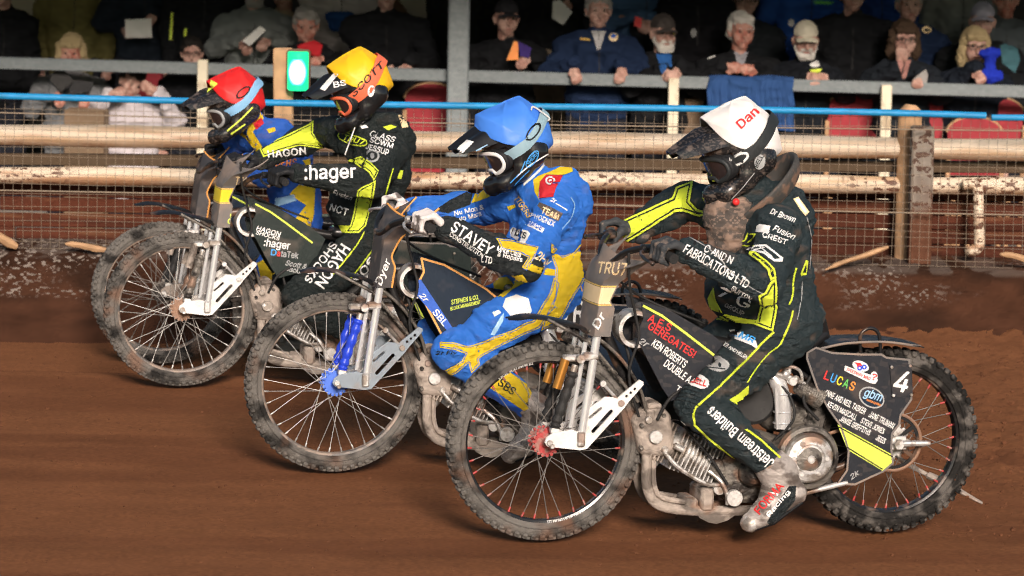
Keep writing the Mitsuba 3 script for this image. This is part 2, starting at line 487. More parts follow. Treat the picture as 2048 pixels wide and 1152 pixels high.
mat('m_wood', plain((0.46, 0.28, 0.15), 0.4, 18), 0.8)
mat('m_darkwood', plain((0.13, 0.085, 0.05), 0.4, 12), 0.8)
mat('m_wall', plain((0.05, 0.05, 0.055), 0.3, 3), 0.9)
mat('m_creamwall', plain((0.55, 0.52, 0.40), 0.2, 4), 0.8)
mat('m_concrete', plain((0.12, 0.11, 0.10), 0.3, 5), 0.9)
mat('m_shade_roof', plain((0.09, 0.09, 0.10), 0.2, 2), 0.8)

# ------------------------------------------------------------------ the ground
def lattice(x0, x1, y0, y1, nx, ny, zf):
    def fn(u, v):
        x = x0 + (x1 - x0) * u; y = y0 + (y1 - y0) * v
        return np.stack([x, y, zf(x, y)], -1)
    return sheet(fn, nx, ny)


def track_z(x, y):
    p = np.stack([x, y, 0 * x], -1)
    z = 0.014 * (meshkit.fbm(p * [0.8, 5.0, 1], 4, 3) - 0.5) + 0.012 * (meshkit.fbm(p * [9, 11, 1], 3, 8) - 0.5)
    rough = np.clip((x - 1.55) / 0.5, 0, 1) * np.clip((y - 12.6) / 0.9, 0, 1)
    z += rough * (0.055 * (meshkit.fbm(p * [5, 4, 1], 4, 11) - 0.5) + 0.028 * (meshkit.noise(p * 24, 4) - 0.5))
    z -= 0.09 * np.clip((y - 15.9) / 0.7, 0, 1) * np.clip((0.6 - x) / 0.8, 0, 1)
    return z - 0.012 + 0.05 * np.clip((y - 17.2) / 1.0, 0, 1) ** 2


structure('track', lattice(-6.0, 6.0, 7.0, 18.6, 430, 470, track_z), 'm_shale', True)
structure('ground', lattice(-160, 160, -60, 260, 9, 9, lambda x, y: 0 * x - 0.3), 'm_shale', False)


def bank_fn(u, v):
    x = -6 + 12 * u
    prof = np.array([[17.45, -0.17], [17.75, -0.03], [17.95, 0.03], [18.06, 0.10], [18.12, 0.17], [18.17, 0.25], [18.22, 0.305], [18.3, 0.325], [18.5, 0.33], [18.75, 0.33]])
    s = v * (len(prof) - 1); i = np.minimum(s.astype(int), len(prof) - 2); f = (s - i)[..., None]
    yz = prof[i] * (1 - f) + prof[i + 1] * f
    p = np.stack([x, yz[..., 0], yz[..., 1]], -1)
    d = 0.07 * (meshkit.fbm(p * [3.5, 6, 7], 4, 5) - 0.5) + 0.03 * (meshkit.fbm(p * [22, 22, 26], 3, 6) - 0.5)
    p[..., 1] -= d * 0.9; p[..., 2] += d * 0.75 * np.clip(1.2 - np.abs(v - 0.55) * 1.5, 0.2, 1)
    return p


structure('shale_bank', sheet(bank_fn, 560, 46), 'm_bank', True)

def clods(name, n, xr, yr, s0, s1, zf, label, seed):
    r = np.random.default_rng(seed); base = trimesh.creation.icosphere(0, 1.0); out_v, out_f = [], []
    for k in range(n):
        x, y = r.uniform(*xr), r.uniform(*yr); s = s0 + (s1 - s0) * r.random() ** 3
        v = base.vertices * s * r.uniform(0.6, 1.3, (12, 1)) * r.uniform(0.6, 1.2, 3)
        z = float(track_z(np.array(x), np.array(y))) if zf is None else zf(r)
        out_f.append(base.faces + 12 * k); out_v.append(v + [x, y, z])
    return single(name, trimesh.Trimesh(np.vstack(out_v), np.vstack(out_f), process=False), 'm_clod', label, 'shale', kind='stuff', smooth=False)


mat('m_clod', plain((0.125, 0.052, 0.026), 0.5, 60), 0.95, spec=0.1)
clods('loose_shale', 4200, (-2.9, 2.9), (9.2, 17.6), 0.002, 0.010, None, 'loose grit and small clods of red brown shale strewn over the track', 3)
clods('churned_shale', 1400, (1.5, 3.0), (12.2, 17.6), 0.003, 0.016, None, 'larger clods of shale churned up behind the nearest rear wheel', 4)
clods('flying_shale', 320, (1.35, 2.6), (11.9, 13.0), 0.0018, 0.008, lambda r: 0.02 + 0.40 * r.random() ** 2.6, 'small clods of shale flying off the nearest rear tyre', 5)
# ------------------------------------------------------------------ the safety fence
FY = 18.28
_wires = []
for k in range(-84, 85):
    x = k * 0.05; zz = np.linspace(0.30, 1.15, 7)
    w = [[x + 0.006 * (meshkit.noise(V(x * 3, 0, z * 3), 2) - 0.5) * 2, FY + 0.004 * math.sin(k * 2.1 + z * 5), z] for z in zz]
    _wires.append(tube(w, 0.0012, 4))
for k in range(17):
    z = 0.325 + 0.05 * k; xs = np.linspace(-4.25, 4.25, 60)
    sag = 0.010 * (meshkit.noise(np.stack([xs * 0.9, 0 * xs + k, 0 * xs], -1), 9) - 0.5) * 2 - 0.02 * (k in (1, 4, 5, 9)) * np.sin(xs * 1.3 + k) ** 2
    _wires.append(tube(np.stack([xs, 0 * xs + FY - 0.004, z + sag], 1), 0.00115, 4))
fence = thing('mesh_fence', 'square wire mesh fence with a bright blue top rail along the track', 'fence')
put('wire_mesh', cat(_wires), 'm_wire', fence, True, kind='stuff')
for z, r in ((1.058, 0.004), (0.625, 0.0045)):
    xs = np.linspace(-4.25, 4.25, 50)
    put('tension_wire', tube(np.stack([xs, 0 * xs + FY - 0.012, z + 0.012 * np.sin(xs * 0.7 + z * 5)], 1), r, 6), 'm_wire', fence, True)
a, b, c = at(-260, 186, 18.2), at(1972, 232, 18.2), at(2300, 237, 18.2)
xs = np.linspace(a[0], b[0], 40)
put('top_rail', tube(np.stack([xs, 0 * xs + 18.2, np.interp(xs, [a[0], b[0]], [a[2], b[2]]) + 0.008 * np.sin(xs * 1.1)], 1), 0.0185, 10), 'm_rope', fence, True, 'long bright blue top rail')
put('top_rail', tube([at(1983, 235, 18.2), at(2120, 236, 18.2), c], 0.018, 10), 'm_rope', fence, True, 'short blue end piece of the top rail past the gap')

gr = thing('guard_rail', 'two rusty cream barrier pipes with a grey beam between them behind the wire mesh', 'barrier')
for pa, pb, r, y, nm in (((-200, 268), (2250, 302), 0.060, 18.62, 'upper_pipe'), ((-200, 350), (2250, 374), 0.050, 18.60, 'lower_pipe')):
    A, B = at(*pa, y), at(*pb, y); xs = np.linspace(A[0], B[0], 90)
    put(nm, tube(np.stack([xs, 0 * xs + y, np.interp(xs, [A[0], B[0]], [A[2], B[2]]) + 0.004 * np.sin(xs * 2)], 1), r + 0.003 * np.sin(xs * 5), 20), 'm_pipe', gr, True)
A, B = at(-200, 316, 18.74), at(2250, 336, 18.74)
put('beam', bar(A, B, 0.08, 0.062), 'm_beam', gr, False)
for px in (-90, 190, 845, 1132, 1755, 2140):
    t = at(px, 290, 18.66)
    put('bracket', bar(t + V(0, 0, 0.02), t - V(0, 0, 0.16), 0.055, 0.05), 'm_wood', gr, False)

bw = thing('board_wall', 'low wall of red brown timber boards below the barrier pipes', 'wall')
for row in range(5):
    z0 = 0.31 + 0.082 * row; x = -5.2 - 0.5 * (row % 2)
    while x < 5.2:
        L = 2.0 + 0.7 * RNG.random()
        m = rbox((L - 0.006, 0.03, 0.077), 0.006, (x + L / 2, 18.78 + 0.012 * RNG.random(), z0 + 0.04))
        put('plank', rot(m, RNG.normal(0, 0.25), (0, 1, 0), m.centroid), 'm_plank', bw, False); x += L

pst = thing('fence_post', 'thick square timber post spattered with mud, standing in front of the barrier pipes at right', 'post')
p0, p1 = at(1845, 252, 18.42), at(1836, 560, 18.42)
put('shaft', bar(p1, p0, 0.12, 0.13, 0.012, upv=(0, 1, 0)), 'm_post', pst, False)
p0, p1 = at(1820, 222, 18.60), at(1812, 560, 18.60)
single('timber_pole', cat([tube([p1, (p0 + p1) / 2, p0, p0 + V(0.004, 0, 0.035)], [0.07, 0.068, 0.066, 0.03], 18)]), 'm_wood', 'round topped bare timber pole just behind the mud spattered square post', 'pole', smooth=50)
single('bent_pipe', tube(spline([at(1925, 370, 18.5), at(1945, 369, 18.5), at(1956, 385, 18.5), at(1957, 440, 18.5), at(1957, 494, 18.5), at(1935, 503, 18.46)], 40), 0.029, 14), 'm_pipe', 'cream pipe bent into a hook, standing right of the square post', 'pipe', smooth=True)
for (a, b, w, lab) in (((1650, 540, 18.1), (1776, 494, 18.2), 0.022, 'broken timber stake leaning on the bank left of the square post'), ((2000, 508, 18.15), (2075, 524, 18.2), 0.03, 'broken timber stake on the bank at the right edge of the picture'),
                       ((-30, 462, 18.15), (34, 494, 18.2), 0.04, 'pale timber stake on the bank at the left edge of the picture'), ((130, 488, 18.15), (212, 500, 18.2), 0.03, 'pale timber stake on the bank just left of the front wheels')):
    A, B = at(*a), at(*b)
    pts = spline([A, (A * 2 + B) / 3 + V(0, 0, 0.006), (A + 2 * B) / 3, B], 14)
    m = tube(pts, np.interp(np.linspace(0, 1, 14), [0, .15, .8, 1], [0.3, 0.8, 1, .55]) * w, 7, flat=(1, 0.7))
    m.vertices += m.vertex_normals * (0.006 * (meshkit.noise(m.vertices * 40, 3) - 0.5))[:, None]
    single('timber_stake', m, 'm_wood', lab, 'stake', 'broken stakes lying on the bank', smooth=35)

# the start signal
mat('m_lampgreen', (0.02, 0.35, 0.12), 0.25)
sg = thing('signal_post', 'bare timber post behind the blue rail carrying the green lamp', 'post')
put('shaft', bar(at(570, 560, 18.62), at(566, 96, 18.62), 0.105, 0.09, 0.008, upv=(0, 1, 0)), 'm_wood', sg, False)
lm = thing('signal_lamp', 'glowing green start lamp on the timber post beyond the yellow helmet', 'lamp')
lc = at(596, 142, 18.50)
put('housing', mv(lathe([(0.055, 0.0), (0.066, 0.0), (0.066, 0.21), (0.055, 0.22), (0, 0.225), (0, 0.2), (0.055, 0.2)], 20), *(lc - V(0, -0.045, 0.105))), 'm_darkwood', lm, 40)
put('lens', mv(lathe([(0, 0), (0.05, 0.0), (0.058, 0.01), (0.058, 0.205), (0.05, 0.213), (0, 0.213)], 24), *(lc - V(0, 0.005, 0.106))), 'm_lampgreen', lm, 40)
scene[f'{lm}__lens']['emitter'] = {'type': 'area', 'radiance': {'type': 'rgb', 'value': [0.0, 0.27, 0.10]}}
for k in range(9):                                  # added nested shells, emission graded to imitate the glow round the bulb
    t = k / 8; e = 4.6 * t ** 1.5
    zk = put('lens_step', xf(ball((0, 0, 0), 1.0, 3), np.diag([0.056 - 0.026 * t, 0.016, 0.092 - 0.052 * t, 1.0])), 'm_lampgreen', lm, True, M=trimesh.transformations.translation_matrix(lc + V(0, -0.050 - 0.0022 * k, -0.004)))
    scene[zk]['emitter'] = {'type': 'area', 'radiance': {'type': 'rgb', 'value': [0.75 * e * t, 0.30 + e * 1.0, 0.11 + e * 0.8]}}
# ------------------------------------------------------------------ the stand
RL, RR = V(-5.2, 24.72, 0), V(5.2, 23.28, 0)       # the line of its front rail


def rail_pt(x, z, off=0.0):
    t = (x - RL[0]) / (RR[0] - RL[0])
    return V(x, RL[1] + (RR[1] - RL[1]) * t + off, z)


structure('terrace', cat([rbox((18, 5.6, 0.3), 0.01, (0, 22.2, -0.32)), rbox((18, 1.3, 0.3), 0.01, (0, 25.55, -0.21)), rbox((18, 1.2, 0.3), 0.01, (0, 26.8, 0.05)), rbox((18, 2.4, 0.5), 0.01, (0, 28.6, 0.15))]), 'm_concrete', False)
st = thing('grandstand', 'open fronted spectator stand with grey front rail, grey roof post and cream posts', 'grandstand')
put('roof', rot(rbox((19, 10.2, 0.12), 0.01, (0, 25.55, 2.9)), 1.5, (1, 0, 0), (0, 25.5, 2.9)), 'm_shade_roof', st, False)  # out of view, its overhang added to keep the sun off the crowd
put('fascia', rbox((19, 0.06, 0.30), 0.01, (0, 20.42, 2.72)), 'm_galv', st, False)  # unseen added front edge that deepens the shade over the crowd
put('back_wall', rbox((19, 0.15, 3.4), 0.01, (0, 29.7, 1.4)), 'm_wall', st, False)
for s in (-1, 1): put('end_wall', rbox((0.15, 5.6, 3.4), 0.01, (s * 9.3, 27.0, 1.4)), 'm_wall', st, False)
for (x0, x1, z0, z1) in ((-4.4, -3.3, 0.4, 1.75), (-1.25, -0.35, 0.4, 1.9)):
    put('cream_panel', rbox((x1 - x0, 0.04, z1 - z0), 0.006, ((x0 + x1) / 2, 29.58, (z0 + z1) / 2)), 'm_creamwall', st, False)
put('rail', bar(rail_pt(-5.2, 0.99), rail_pt(5.2, 0.985), 0.07, 0.085, 0.006), 'm_galv', st, False)
A = at(913, 300, 23.86)
put('roof_post', rbox((0.15, 0.13, 3.1), 0.012, (A[0], rail_pt(A[0], 0)[1] - 0.105, 1.30)), 'm_galv', st, False)
for px, py in ((397, 124), (1346, 154), (1763, 164)):
    A = at(px, py, 23.9)
    q = rail_pt(A[0], A[2], -0.075)
    put('cream_post', rbox((0.072, 0.07, q[2] + 0.3), 0.006, (q[0], q[1], (q[2] - 0.3) / 2)), 'm_cream', st, False)
tr = thing('trestle', 'brown timber trestle standing in the stand beside the grey roof post', 'trestle')
tx = at(850, 60, 26.6)[0]
for a, b in (((-0.5, 1.62), (0.55, 1.62)), ((-0.42, 1.62), (0.25, 0.75)), ((0.42, 1.62), (-0.25, 0.75)), ((-0.45, 1.15), (0.5, 1.15)), ((-0.45, 0.82), (0.5, 0.82))):
    k = 0.0 if a[1] == b[1] else (0.05 if a[0] > 0 else 0.1)
    put('timber', bar((tx + a[0], 26.6 + k, a[1]), (tx + b[0], 26.6 + k, b[1]), 0.05, 0.095, 0.006), 'm_darkwood', tr, False)
# ------------------------------------------------------------------ materials of the machines
def grime(light, dark, f=20, metal_noise=0.0):
    def fn(p, n, uv):
        a = fbm(p.x * f, p.y * f, p.z * f, octaves=4); b = fbm(p.x * f * 4 + 9, p.y * f * 4, p.z * f * 4)
        c = mix(light, dark, smoothstep(0.46, 0.62, a)) * (0.75 + 0.5 * b)
        return mix(c, (0.30, 0.17, 0.11), smoothstep(0.60, 0.72, fbm(p.x * f * .6 + 5, p.y * f * .6, p.z * f * .6)) * 0.7)
    return fn



mat('m_tyre', tyre_c, 0.95, spec=0.15, bump=lambda p, n, uv: fbm(p.x * 120, p.y * 120, p.z * 120), scale=0.004)
mat('m_tyredark', lambda p, n, uv: mix((0.018, 0.017, 0.016), (0.12, 0.11, 0.10), smoothstep(0.42, 0.70, fbm(p.x * 22, p.y * 22, p.z * 22))), 0.9, spec=0.2)
mat('m_rimblack', dirty((0.012, 0.012, 0.013), DUST, 0.5, 0.75, 22, 0.35), 0.25, spec=0.6)
mat('m_rimgrey', dirty((0.10, 0.095, 0.09), DUST, 0.35, 0.65, 22, 0.7), 0.5)
mat('m_chrome', (0.80, 0.80, 0.80), 0.2, metal=0.5, coat=1.0)
mat('m_alu', grime((0.70, 0.69, 0.67), (0.34, 0.30, 0.26), 26), lambda p, n, uv: 0.3 + 0.4 * fbm(p.x * 30, p.y * 30, p.z * 30), metal=0.65)
cast_bump = lambda p, n, uv: fbm(p.x * 110, p.y * 110, p.z * 110, octaves=4)
mat('m_dusty', grime((0.42, 0.36, 0.31), (0.17, 0.145, 0.125), 14), 0.7, metal=0.15, spec=0.3, bump=cast_bump, scale=0.006)
mat('m_mudmetal', grime((0.17, 0.155, 0.135), (0.035, 0.03, 0.027), 17), 0.5, metal=0.3, spec=0.5, bump=cast_bump, scale=0.005)
mat('m_black', dirty((0.013, 0.013, 0.014), MUD, 0.52, 0.75, 20, 0.35), 0.35, spec=0.5)
mat('m_rubber', (0.018, 0.018, 0.018), 0.7)
mat('m_white', dirty((0.80, 0.79, 0.76), DUST, 0.5, 0.8, 30, 0.3), 0.4)
mat('m_whiteplain', (0.80, 0.80, 0.78), 0.5)
mat('m_gold', (0.62, 0.28, 0.06), 0.25, metal=0.7)
mat('m_bluepart', (0.02, 0.06, 0.62), 0.35)
mat('m_redpart', dirty((0.42, 0.05, 0.05), (0.30, 0.18, 0.15), 0.45, 0.65, 60, 0.8), 0.5)
mat('m_bluegrey', dirty((0.30, 0.36, 0.42), DUST, 0.5, 0.8, 30, 0.4), 0.35, metal=0.3)
mat('m_hubblue', (0.10, 0.22, 0.80), 0.35, metal=0.2)
mat('m_hubbrown', dirty((0.28, 0.17, 0.12), MUD, 0.3, 0.6, 30, 0.8), 0.6)
mat('m_spoke_steel', (0.46, 0.445, 0.42), 0.35, metal=0.6)
mat('m_spoke_dark', (0.20, 0.185, 0.17), 0.45, metal=0.4)
mat('m_panel', dirty((0.017, 0.020, 0.027), (0.20, 0.15, 0.12), 0.55, 0.80, 12, 0.25, 0.10), 0.4, spec=0.4)
mat('m_panelblue', dirty((0.010, 0.022, 0.042), (0.2, 0.15, 0.12), 0.55, 0.85, 12, 0.25), 0.35, spec=0.4)
mat('m_panelgreen', dirty((0.010, 0.020, 0.018), (0.2, 0.15, 0.12), 0.5, 0.8, 12, 0.35), 0.4, spec=0.4)
mat('m_plate', dirty((0.17, 0.155, 0.145), (0.30, 0.22, 0.17), 0.4, 0.7, 14, 0.6), 0.6)
mat('m_platedark', dirty((0.055, 0.052, 0.055), (0.30, 0.22, 0.17), 0.5, 0.8, 14, 0.4), 0.5)
mat('m_neon', dirty((0.70, 0.84, 0.09), (0.35, 0.30, 0.08), 0.6, 0.9, 18, 0.4), 0.55)
mat('m_goldpaint', (0.80, 0.52, 0.14), 0.5)
mat('m_orangeline', (0.80, 0.38, 0.10), 0.5)
mat('m_palegold', (0.88, 0.68, 0.40), 0.6)
mat('m_royal', (0.03, 0.12, 0.55), 0.45)
mat('m_yellow', (0.85, 0.66, 0.03), 0.5)
mat('m_red', (0.72, 0.03, 0.03), 0.5)
mat('m_cyanprint', (0.05, 0.33, 0.75), 0.5)
mat('m_greenprint', (0.12, 0.50, 0.10), 0.5)
mat('m_orangeprint', (0.85, 0.28, 0.05), 0.5)
mat('m_skyprint', (0.32, 0.55, 0.78), 0.5)
mat('m_greyprint', (0.36, 0.37, 0.37), 0.5)


class Bike:
    """The frame of one machine: x forward, y to its left (towards the camera), z up, on the ground below the rear axle."""
    def __init__(s, front, fz, yaw=193.7, wb=1.29, gz=0.0, bar=(0, 0, 0)):
        a = atz(*front, fz + gz);  lift = math.asin((fz - 0.34) / wb) - math.asin(0.017 / wb)
        y = math.radians(yaw); h = V(math.cos(y), math.sin(y), 0)
        b = math.sqrt(wb**2 - (fz - 0.34) ** 2)
        R = trimesh.transformations.rotation_matrix(y, (0, 0, 1)) @ trimesh.transformations.rotation_matrix(-lift, (0, 1, 0))
        o = a - h * b; o[2] = 0.34 + gz
        s.M = trimesh.transformations.translation_matrix(o) @ R @ trimesh.transformations.translation_matrix((0, 0, -0.34))
        s.I = np.linalg.inv(s.M); s.l = s.M[:3, 1]
        TM = trimesh.transformations
        s.bars = s.M @ TM.translation_matrix((bar[0], 0, bar[1])) @ TM.rotation_matrix(math.radians(bar[2]), (0, 0, 1), (1.08, 0, 1))

    def world(s, p):
        return s.M[:3, :3] @ np.asarray(p, float) + s.M[:3, 3]

    def loc(s, px, py, lat):
        """The point of the photograph's pixel on the machine's upright plane at lat metres to its left (local coordinates)."""
        return s.I[:3, :3] @ s.wloc(px, py, lat) + s.I[:3, 3]

    def wloc(s, px, py, lat):
        d = FWD + (px - 1024) / FOC * RIGHT - (py - 576) / FOC * UP
        o = s.M[:3, 3] + s.l * lat
        return EYE + d * (((o - EYE) @ s.l) / (d @ s.l))


XZ = lambda pts, y: np.array([[a, y, b] for a, b in pts])


def slab(pts, y0, t, bevel=0.0, holes=()):
    """A plate of thickness t standing in the xz plane, its left face at y0."""
    g = Polygon(pts)
    for h in holes: g = g.difference(h)
    m = extr(g, t, bevel)
    v = m.vertices.copy(); m.vertices = np.stack([v[:, 0], y0 - t + v[:, 2], v[:, 1]], 1); m.faces = m.faces[:, ::-1]
    return m


def wheel_axis(m):
    return rot(m, -90, (1, 0, 0))


WHEELS = {}
for nm, R, W, ri in (('f', 0.350, 0.076, 0.281), ('r', 0.333, 0.104, 0.256)):
    ro = ri + 0.017; hw = W / 2
    tyre = lathe([(ro - 0.006, -hw * 0.72), (ro + 0.012, -hw * 0.95), (ro + (R - ro) * 0.5, -hw), (R - 0.012, -hw * 0.80), (R - 0.003, -hw * 0.45), (R, 0), (R - 0.003, hw * 0.45), (R - 0.012, hw * 0.80), (ro + (R - ro) * 0.5, hw), (ro + 0.012, hw * 0.95), (ro - 0.006, hw * 0.72)], 96, True)
    rib = [lathe([(ro + 0.010, s * hw * 0.98 - 0.0015), (ro + 0.013, s * hw * 0.98 + s * 0.003), (ro + 0.016, s * hw * 0.98 - 0.0015)], 96, True) for s in (-1, 1)]
    N = 68 if nm == 'f' else 58
    blocks = []
    for k in range(N):
        for s, (rr, zz, tilt, dx, dy, dz, off) in enumerate(((R - 0.008, hw * 0.86, 52, 0.018, 0.021, 0.014, 0), (R - 0.008, -hw * 0.86, -52, 0.018, 0.021, 0.014, 0), (R + 0.001, hw * 0.34, 14, 0.017, 0.018, 0.011, .5), (R + 0.001, -hw * 0.34, -14, 0.017, 0.018, 0.011, .5), (R - 0.030, hw * 0.99, 82, 0.009, 0.016, 0.006, 0), (R - 0.030, -hw * 0.99, -82, 0.009, 0.016, 0.006, 0))):
            b = rbox((dx, dy, dz), 0.003)
            b = rot(b, -tilt, (1, 0, 0)); b.apply_translation((0, zz, rr + 0.0))
            blocks.append(rot(b, 360 * (k + off) / N, (0, 1, 0)))
    rim = lathe([(ro + 0.004, -hw * 0.66), (ro + 0.006, -hw * 0.60), (ro - 0.004, -hw * 0.52), (ri + 0.003, -hw * 0.42), (ri, -0.010), (ri, 0.010), (ri + 0.003, hw * 0.42), (ro - 0.004, hw * 0.52), (ro + 0.006, hw * 0.60), (ro + 0.004, hw * 0.66), (ro - 0.010, 0)], 96, True)
    hr, fl = (0.046, 0.034) if nm == 'f' else (0.062, 0.040)
    hub = [lathe([(0, -0.05), (0.016, -0.05), (0.02, -0.036), (0.024, -0.02), (0.024, 0.02), (0.02, 0.036), (0.016, 0.05), (0, 0.05)], 24)]
    for s in (-1, 1):
        hub.append(mv(lathe([(0.014, -0.0035), (hr - 0.004, -0.003), (hr - 0.004, 0.003), (0.014, 0.0035)], 36, True), 0, 0, s * fl))
        for k in range(18):
            a = 2 * math.pi * (k + (s > 0) * .5) / 18
            hub.append(mv(lathe([(0, -0.0045), (0.0065, -0.0035), (0.0065, 0.0035), (0, 0.0045)], 8), (hr) * math.cos(a), (hr) * math.sin(a), s * fl))
    spokes = []
    for k in range(36):
        s = 1 if k % 2 else -1; a = 2 * math.pi * k / 36; b = a + (1 if (k // 2) % 2 else -1) * math.radians(62)
        p, q = V((hr - 0.003) * math.cos(b), s * fl, (hr - 0.003) * math.sin(b)), V(ri * math.cos(a), s * 0.004, ri * math.sin(a))
        e = q + (p - q) / np.linalg.norm(p - q) * 0.018
        spokes.append((mikit.ply(tube([p, (p + q) / 2, q], 0.0017, 6), None, True), mikit.ply(tube([q, e], 0.0040, 6), None, True)))
    WHEELS[nm] = {'tyre': mikit.ply(wheel_axis(cat([tyre] + rib)), None, 40), 'tread': mikit.ply(cat(blocks), None, False), 'rim': mikit.ply(wheel_axis(rim), None, 35), 'hub': mikit.ply(wheel_axis(cat(hub)), None, 35), 'spokes': spokes}


def make_wheel(bike, part, nm, M, rim, hub, spoke, nipple):
    w = WHEELS[nm]
    key = put(part, w['rim'], rim, bike, M=M)
    put('tyre', w['tyre'], 'm_tyre' if nm == 'f' else 'm_tyredark', key, M=M); put('tread', w['tread'], 'm_tyre' if nm == 'f' else 'm_tyredark', key, M=M, kind='stuff'); put('hub', w['hub'], hub, key, M=M)
    for sp, ni in w['spokes']:
        put('spoke', sp, spoke, key, M=M); put('nipple', ni, nipple, key, M=M)


LINK = [(1.313, 0.368), (1.303, 0.354), (1.184, 0.339), (1.159, 0.343), (1.025, 0.488), (1.012, 0.506), (0.958, 0.568), (0.957, 0.579), (0.972, 0.587), (1.036, 0.536), (1.049, 0.524), (1.097, 0.528), (1.155, 0.488), (1.161, 0.415), (1.196, 0.405), (1.216, 0.413), (1.286, 0.401), (1.308, 0.385)]
lk_holes = [LineString([(1.137, 0.406), (1.074, 0.475)]).buffer(0.0075), LineString([(1.150, 0.455), (1.112, 0.487)]).buffer(0.0055)] + [Point(*c).buffer(0.0055, 6) for c in ((1.018, 0.529), (1.003, 0.541), (0.988, 0.554))]
TANK = [(0.975, 0.867), (0.874, 0.838), (0.705, 0.743), (0.640, 0.690), (0.700, 0.560), (0.736, 0.538), (0.812, 0.522), (0.854, 0.509), (0.889, 0.558), (0.975, 0.715), (0.984, 0.763), (0.963, 0.806)]
GUARD = [(0.362, 0.682), (0.325, 0.701), (0.265, 0.681), (0.153, 0.674), (0.076, 0.673), (0.058, 0.661), (-0.032, 0.652), (-0.046, 0.503), (-0.006, 0.447), (-0.002, 0.413), (0.024, 0.379), (0.025, 0.328), (0.017, 0.271), (0.055, 0.24), (0.161, 0.194), (0.235, 0.198), (0.198, 0.251), (0.194, 0.32), (0.227, 0.411), (0.276, 0.475), (0.32, 0.549), (0.362, 0.657)]


def strip(pts, width, t, bow=0.0, n=40, taper=None):
    """A mudguard-like band along a line in the xz plane, bowed across its width."""
    c = spline([(a, 0, b) for a, b in pts], n); tg = np.gradient(c, axis=0); tg /= np.linalg.norm(tg, axis=1, keepdims=True)
    nrm = np.stack([-tg[:, 2], 0 * tg[:, 0], tg[:, 0]], 1); nrm *= np.sign(nrm[:, 2:3] + 1e-9)
    tp = np.ones(n) if taper is None else np.interp(np.linspace(0, 1, n), *taper)
    v = np.linspace(-1, 1, 9)
    P = c[:, None] + V(0, 1, 0) * (v[None, :, None] * width / 2 * tp[:, None, None]) - nrm[:, None] * (bow * (v ** 2)[None, :, None] * tp[:, None, None])
    i, j = np.meshgrid(np.arange(n - 1), np.arange(8), indexing='ij')
    q = np.stack([i * 9 + j, (i + 1) * 9 + j, (i + 1) * 9 + j + 1, i * 9 + j + 1], -1).reshape(-1, 4)
    return solidify(trimesh.Trimesh(P.reshape(-1, 3), np.vstack([q[:, [0, 1, 2]], q[:, [0, 2, 3]]]), process=False), t)


def plate_fn(u, v):
    """The front plate: wide at the bars, wrapped round the fork legs below."""
    z = 1.068 - 0.325 * u; s = 2 * v - 1
    wd = np.interp(u, [0, 0.12, 0.25, 0.42, 0.6, 1], [0.240, 0.230, 0.175, 0.118, 0.110, 0.108]); xc = np.interp(u, [0, 0.4, 1], [1.088, 1.127, 1.152])
    dip = np.interp(u, [0, 0.25], [0.045, 0.0]) * (1 - (2 * np.abs(s) - 1) ** 2) * (np.abs(s) < 1)
    wrap = np.interp(u, [0.3, 0.62, 0.68], [0.06, 0.028, 0.048]); back = np.where(np.abs(s) > 0.62, (np.abs(s) - 0.62) / 0.38, 0)
    yy = np.where(np.abs(s) < 0.62, s / 0.62, np.sign(s)) * wd
    x = xc - wrap * back - np.interp(u, [0, 0.4], [0.5, 0.0]) * np.abs(yy) ** 1.2 * 0.9 - 0.008 * np.abs(s / 0.62) ** 2
    return np.stack([x, yy * (1 - 0.02 * back), z - dip], -1)


def sub_sheet(u0, u1, v0, v1, off, nu=12, nv=30):
    m = sheet(lambda u, v: plate_fn(u0 + (u1 - u0) * u, v0 + (v1 - v0) * v), nu, nv)
    n = m.vertex_normals; sgn = np.sign((n[:, 0]).sum() or 1)
    m.vertices = m.vertices + n * sgn * off
    return m


def fin_block():
    d = unit(V(0.939, 0, 0.383) - V(0.60, 0, 0.235)); out = []
    for k in range(11):
        c = V(0.66, 0, 0.262) + d * 0.0165 * k; w = 0.15 - 0.004 * abs(k - 6); h = 0.135 + 0.02 * (k / 10)
        out.append(xf(rbox((0.0055, w, h), 0.002), frame(c, d, y=(0, 1, 0))))
    out.append(cyl(V(0.60, 0, 0.235), V(0.85, 0, 0.345), 0.052, 24))
    return cat(out)


PARTS = {}


def part(name, mesh, smooth=30):
    if name in ('footrest', 'axle', 'head_bolts', 'linkage', 'casting_bolts', 'hoses') or name[0] == 'link_bolt':
        PARTS[name] = [mikit.ply(cat(g), None, smooth) for g in clusters(mesh)]
    else:
        PARTS[name] = mikit.ply(mesh, None, smooth)


def clusters(mesh, gap=0.004):
    """The pieces of a mesh that do not touch each other."""
    ps = list(mesh.split(only_watertight=False)); groups = []
    for p in ps:
        hit = [g for g in groups if any((p.bounds[0] - gap <= q.bounds[1]).all() and (q.bounds[0] - gap <= p.bounds[1]).all() for q in g)]
        new = [p] + sum(hit, []); groups = [g for g in groups if not any(g is h for h in hit)] + [new]
    return groups


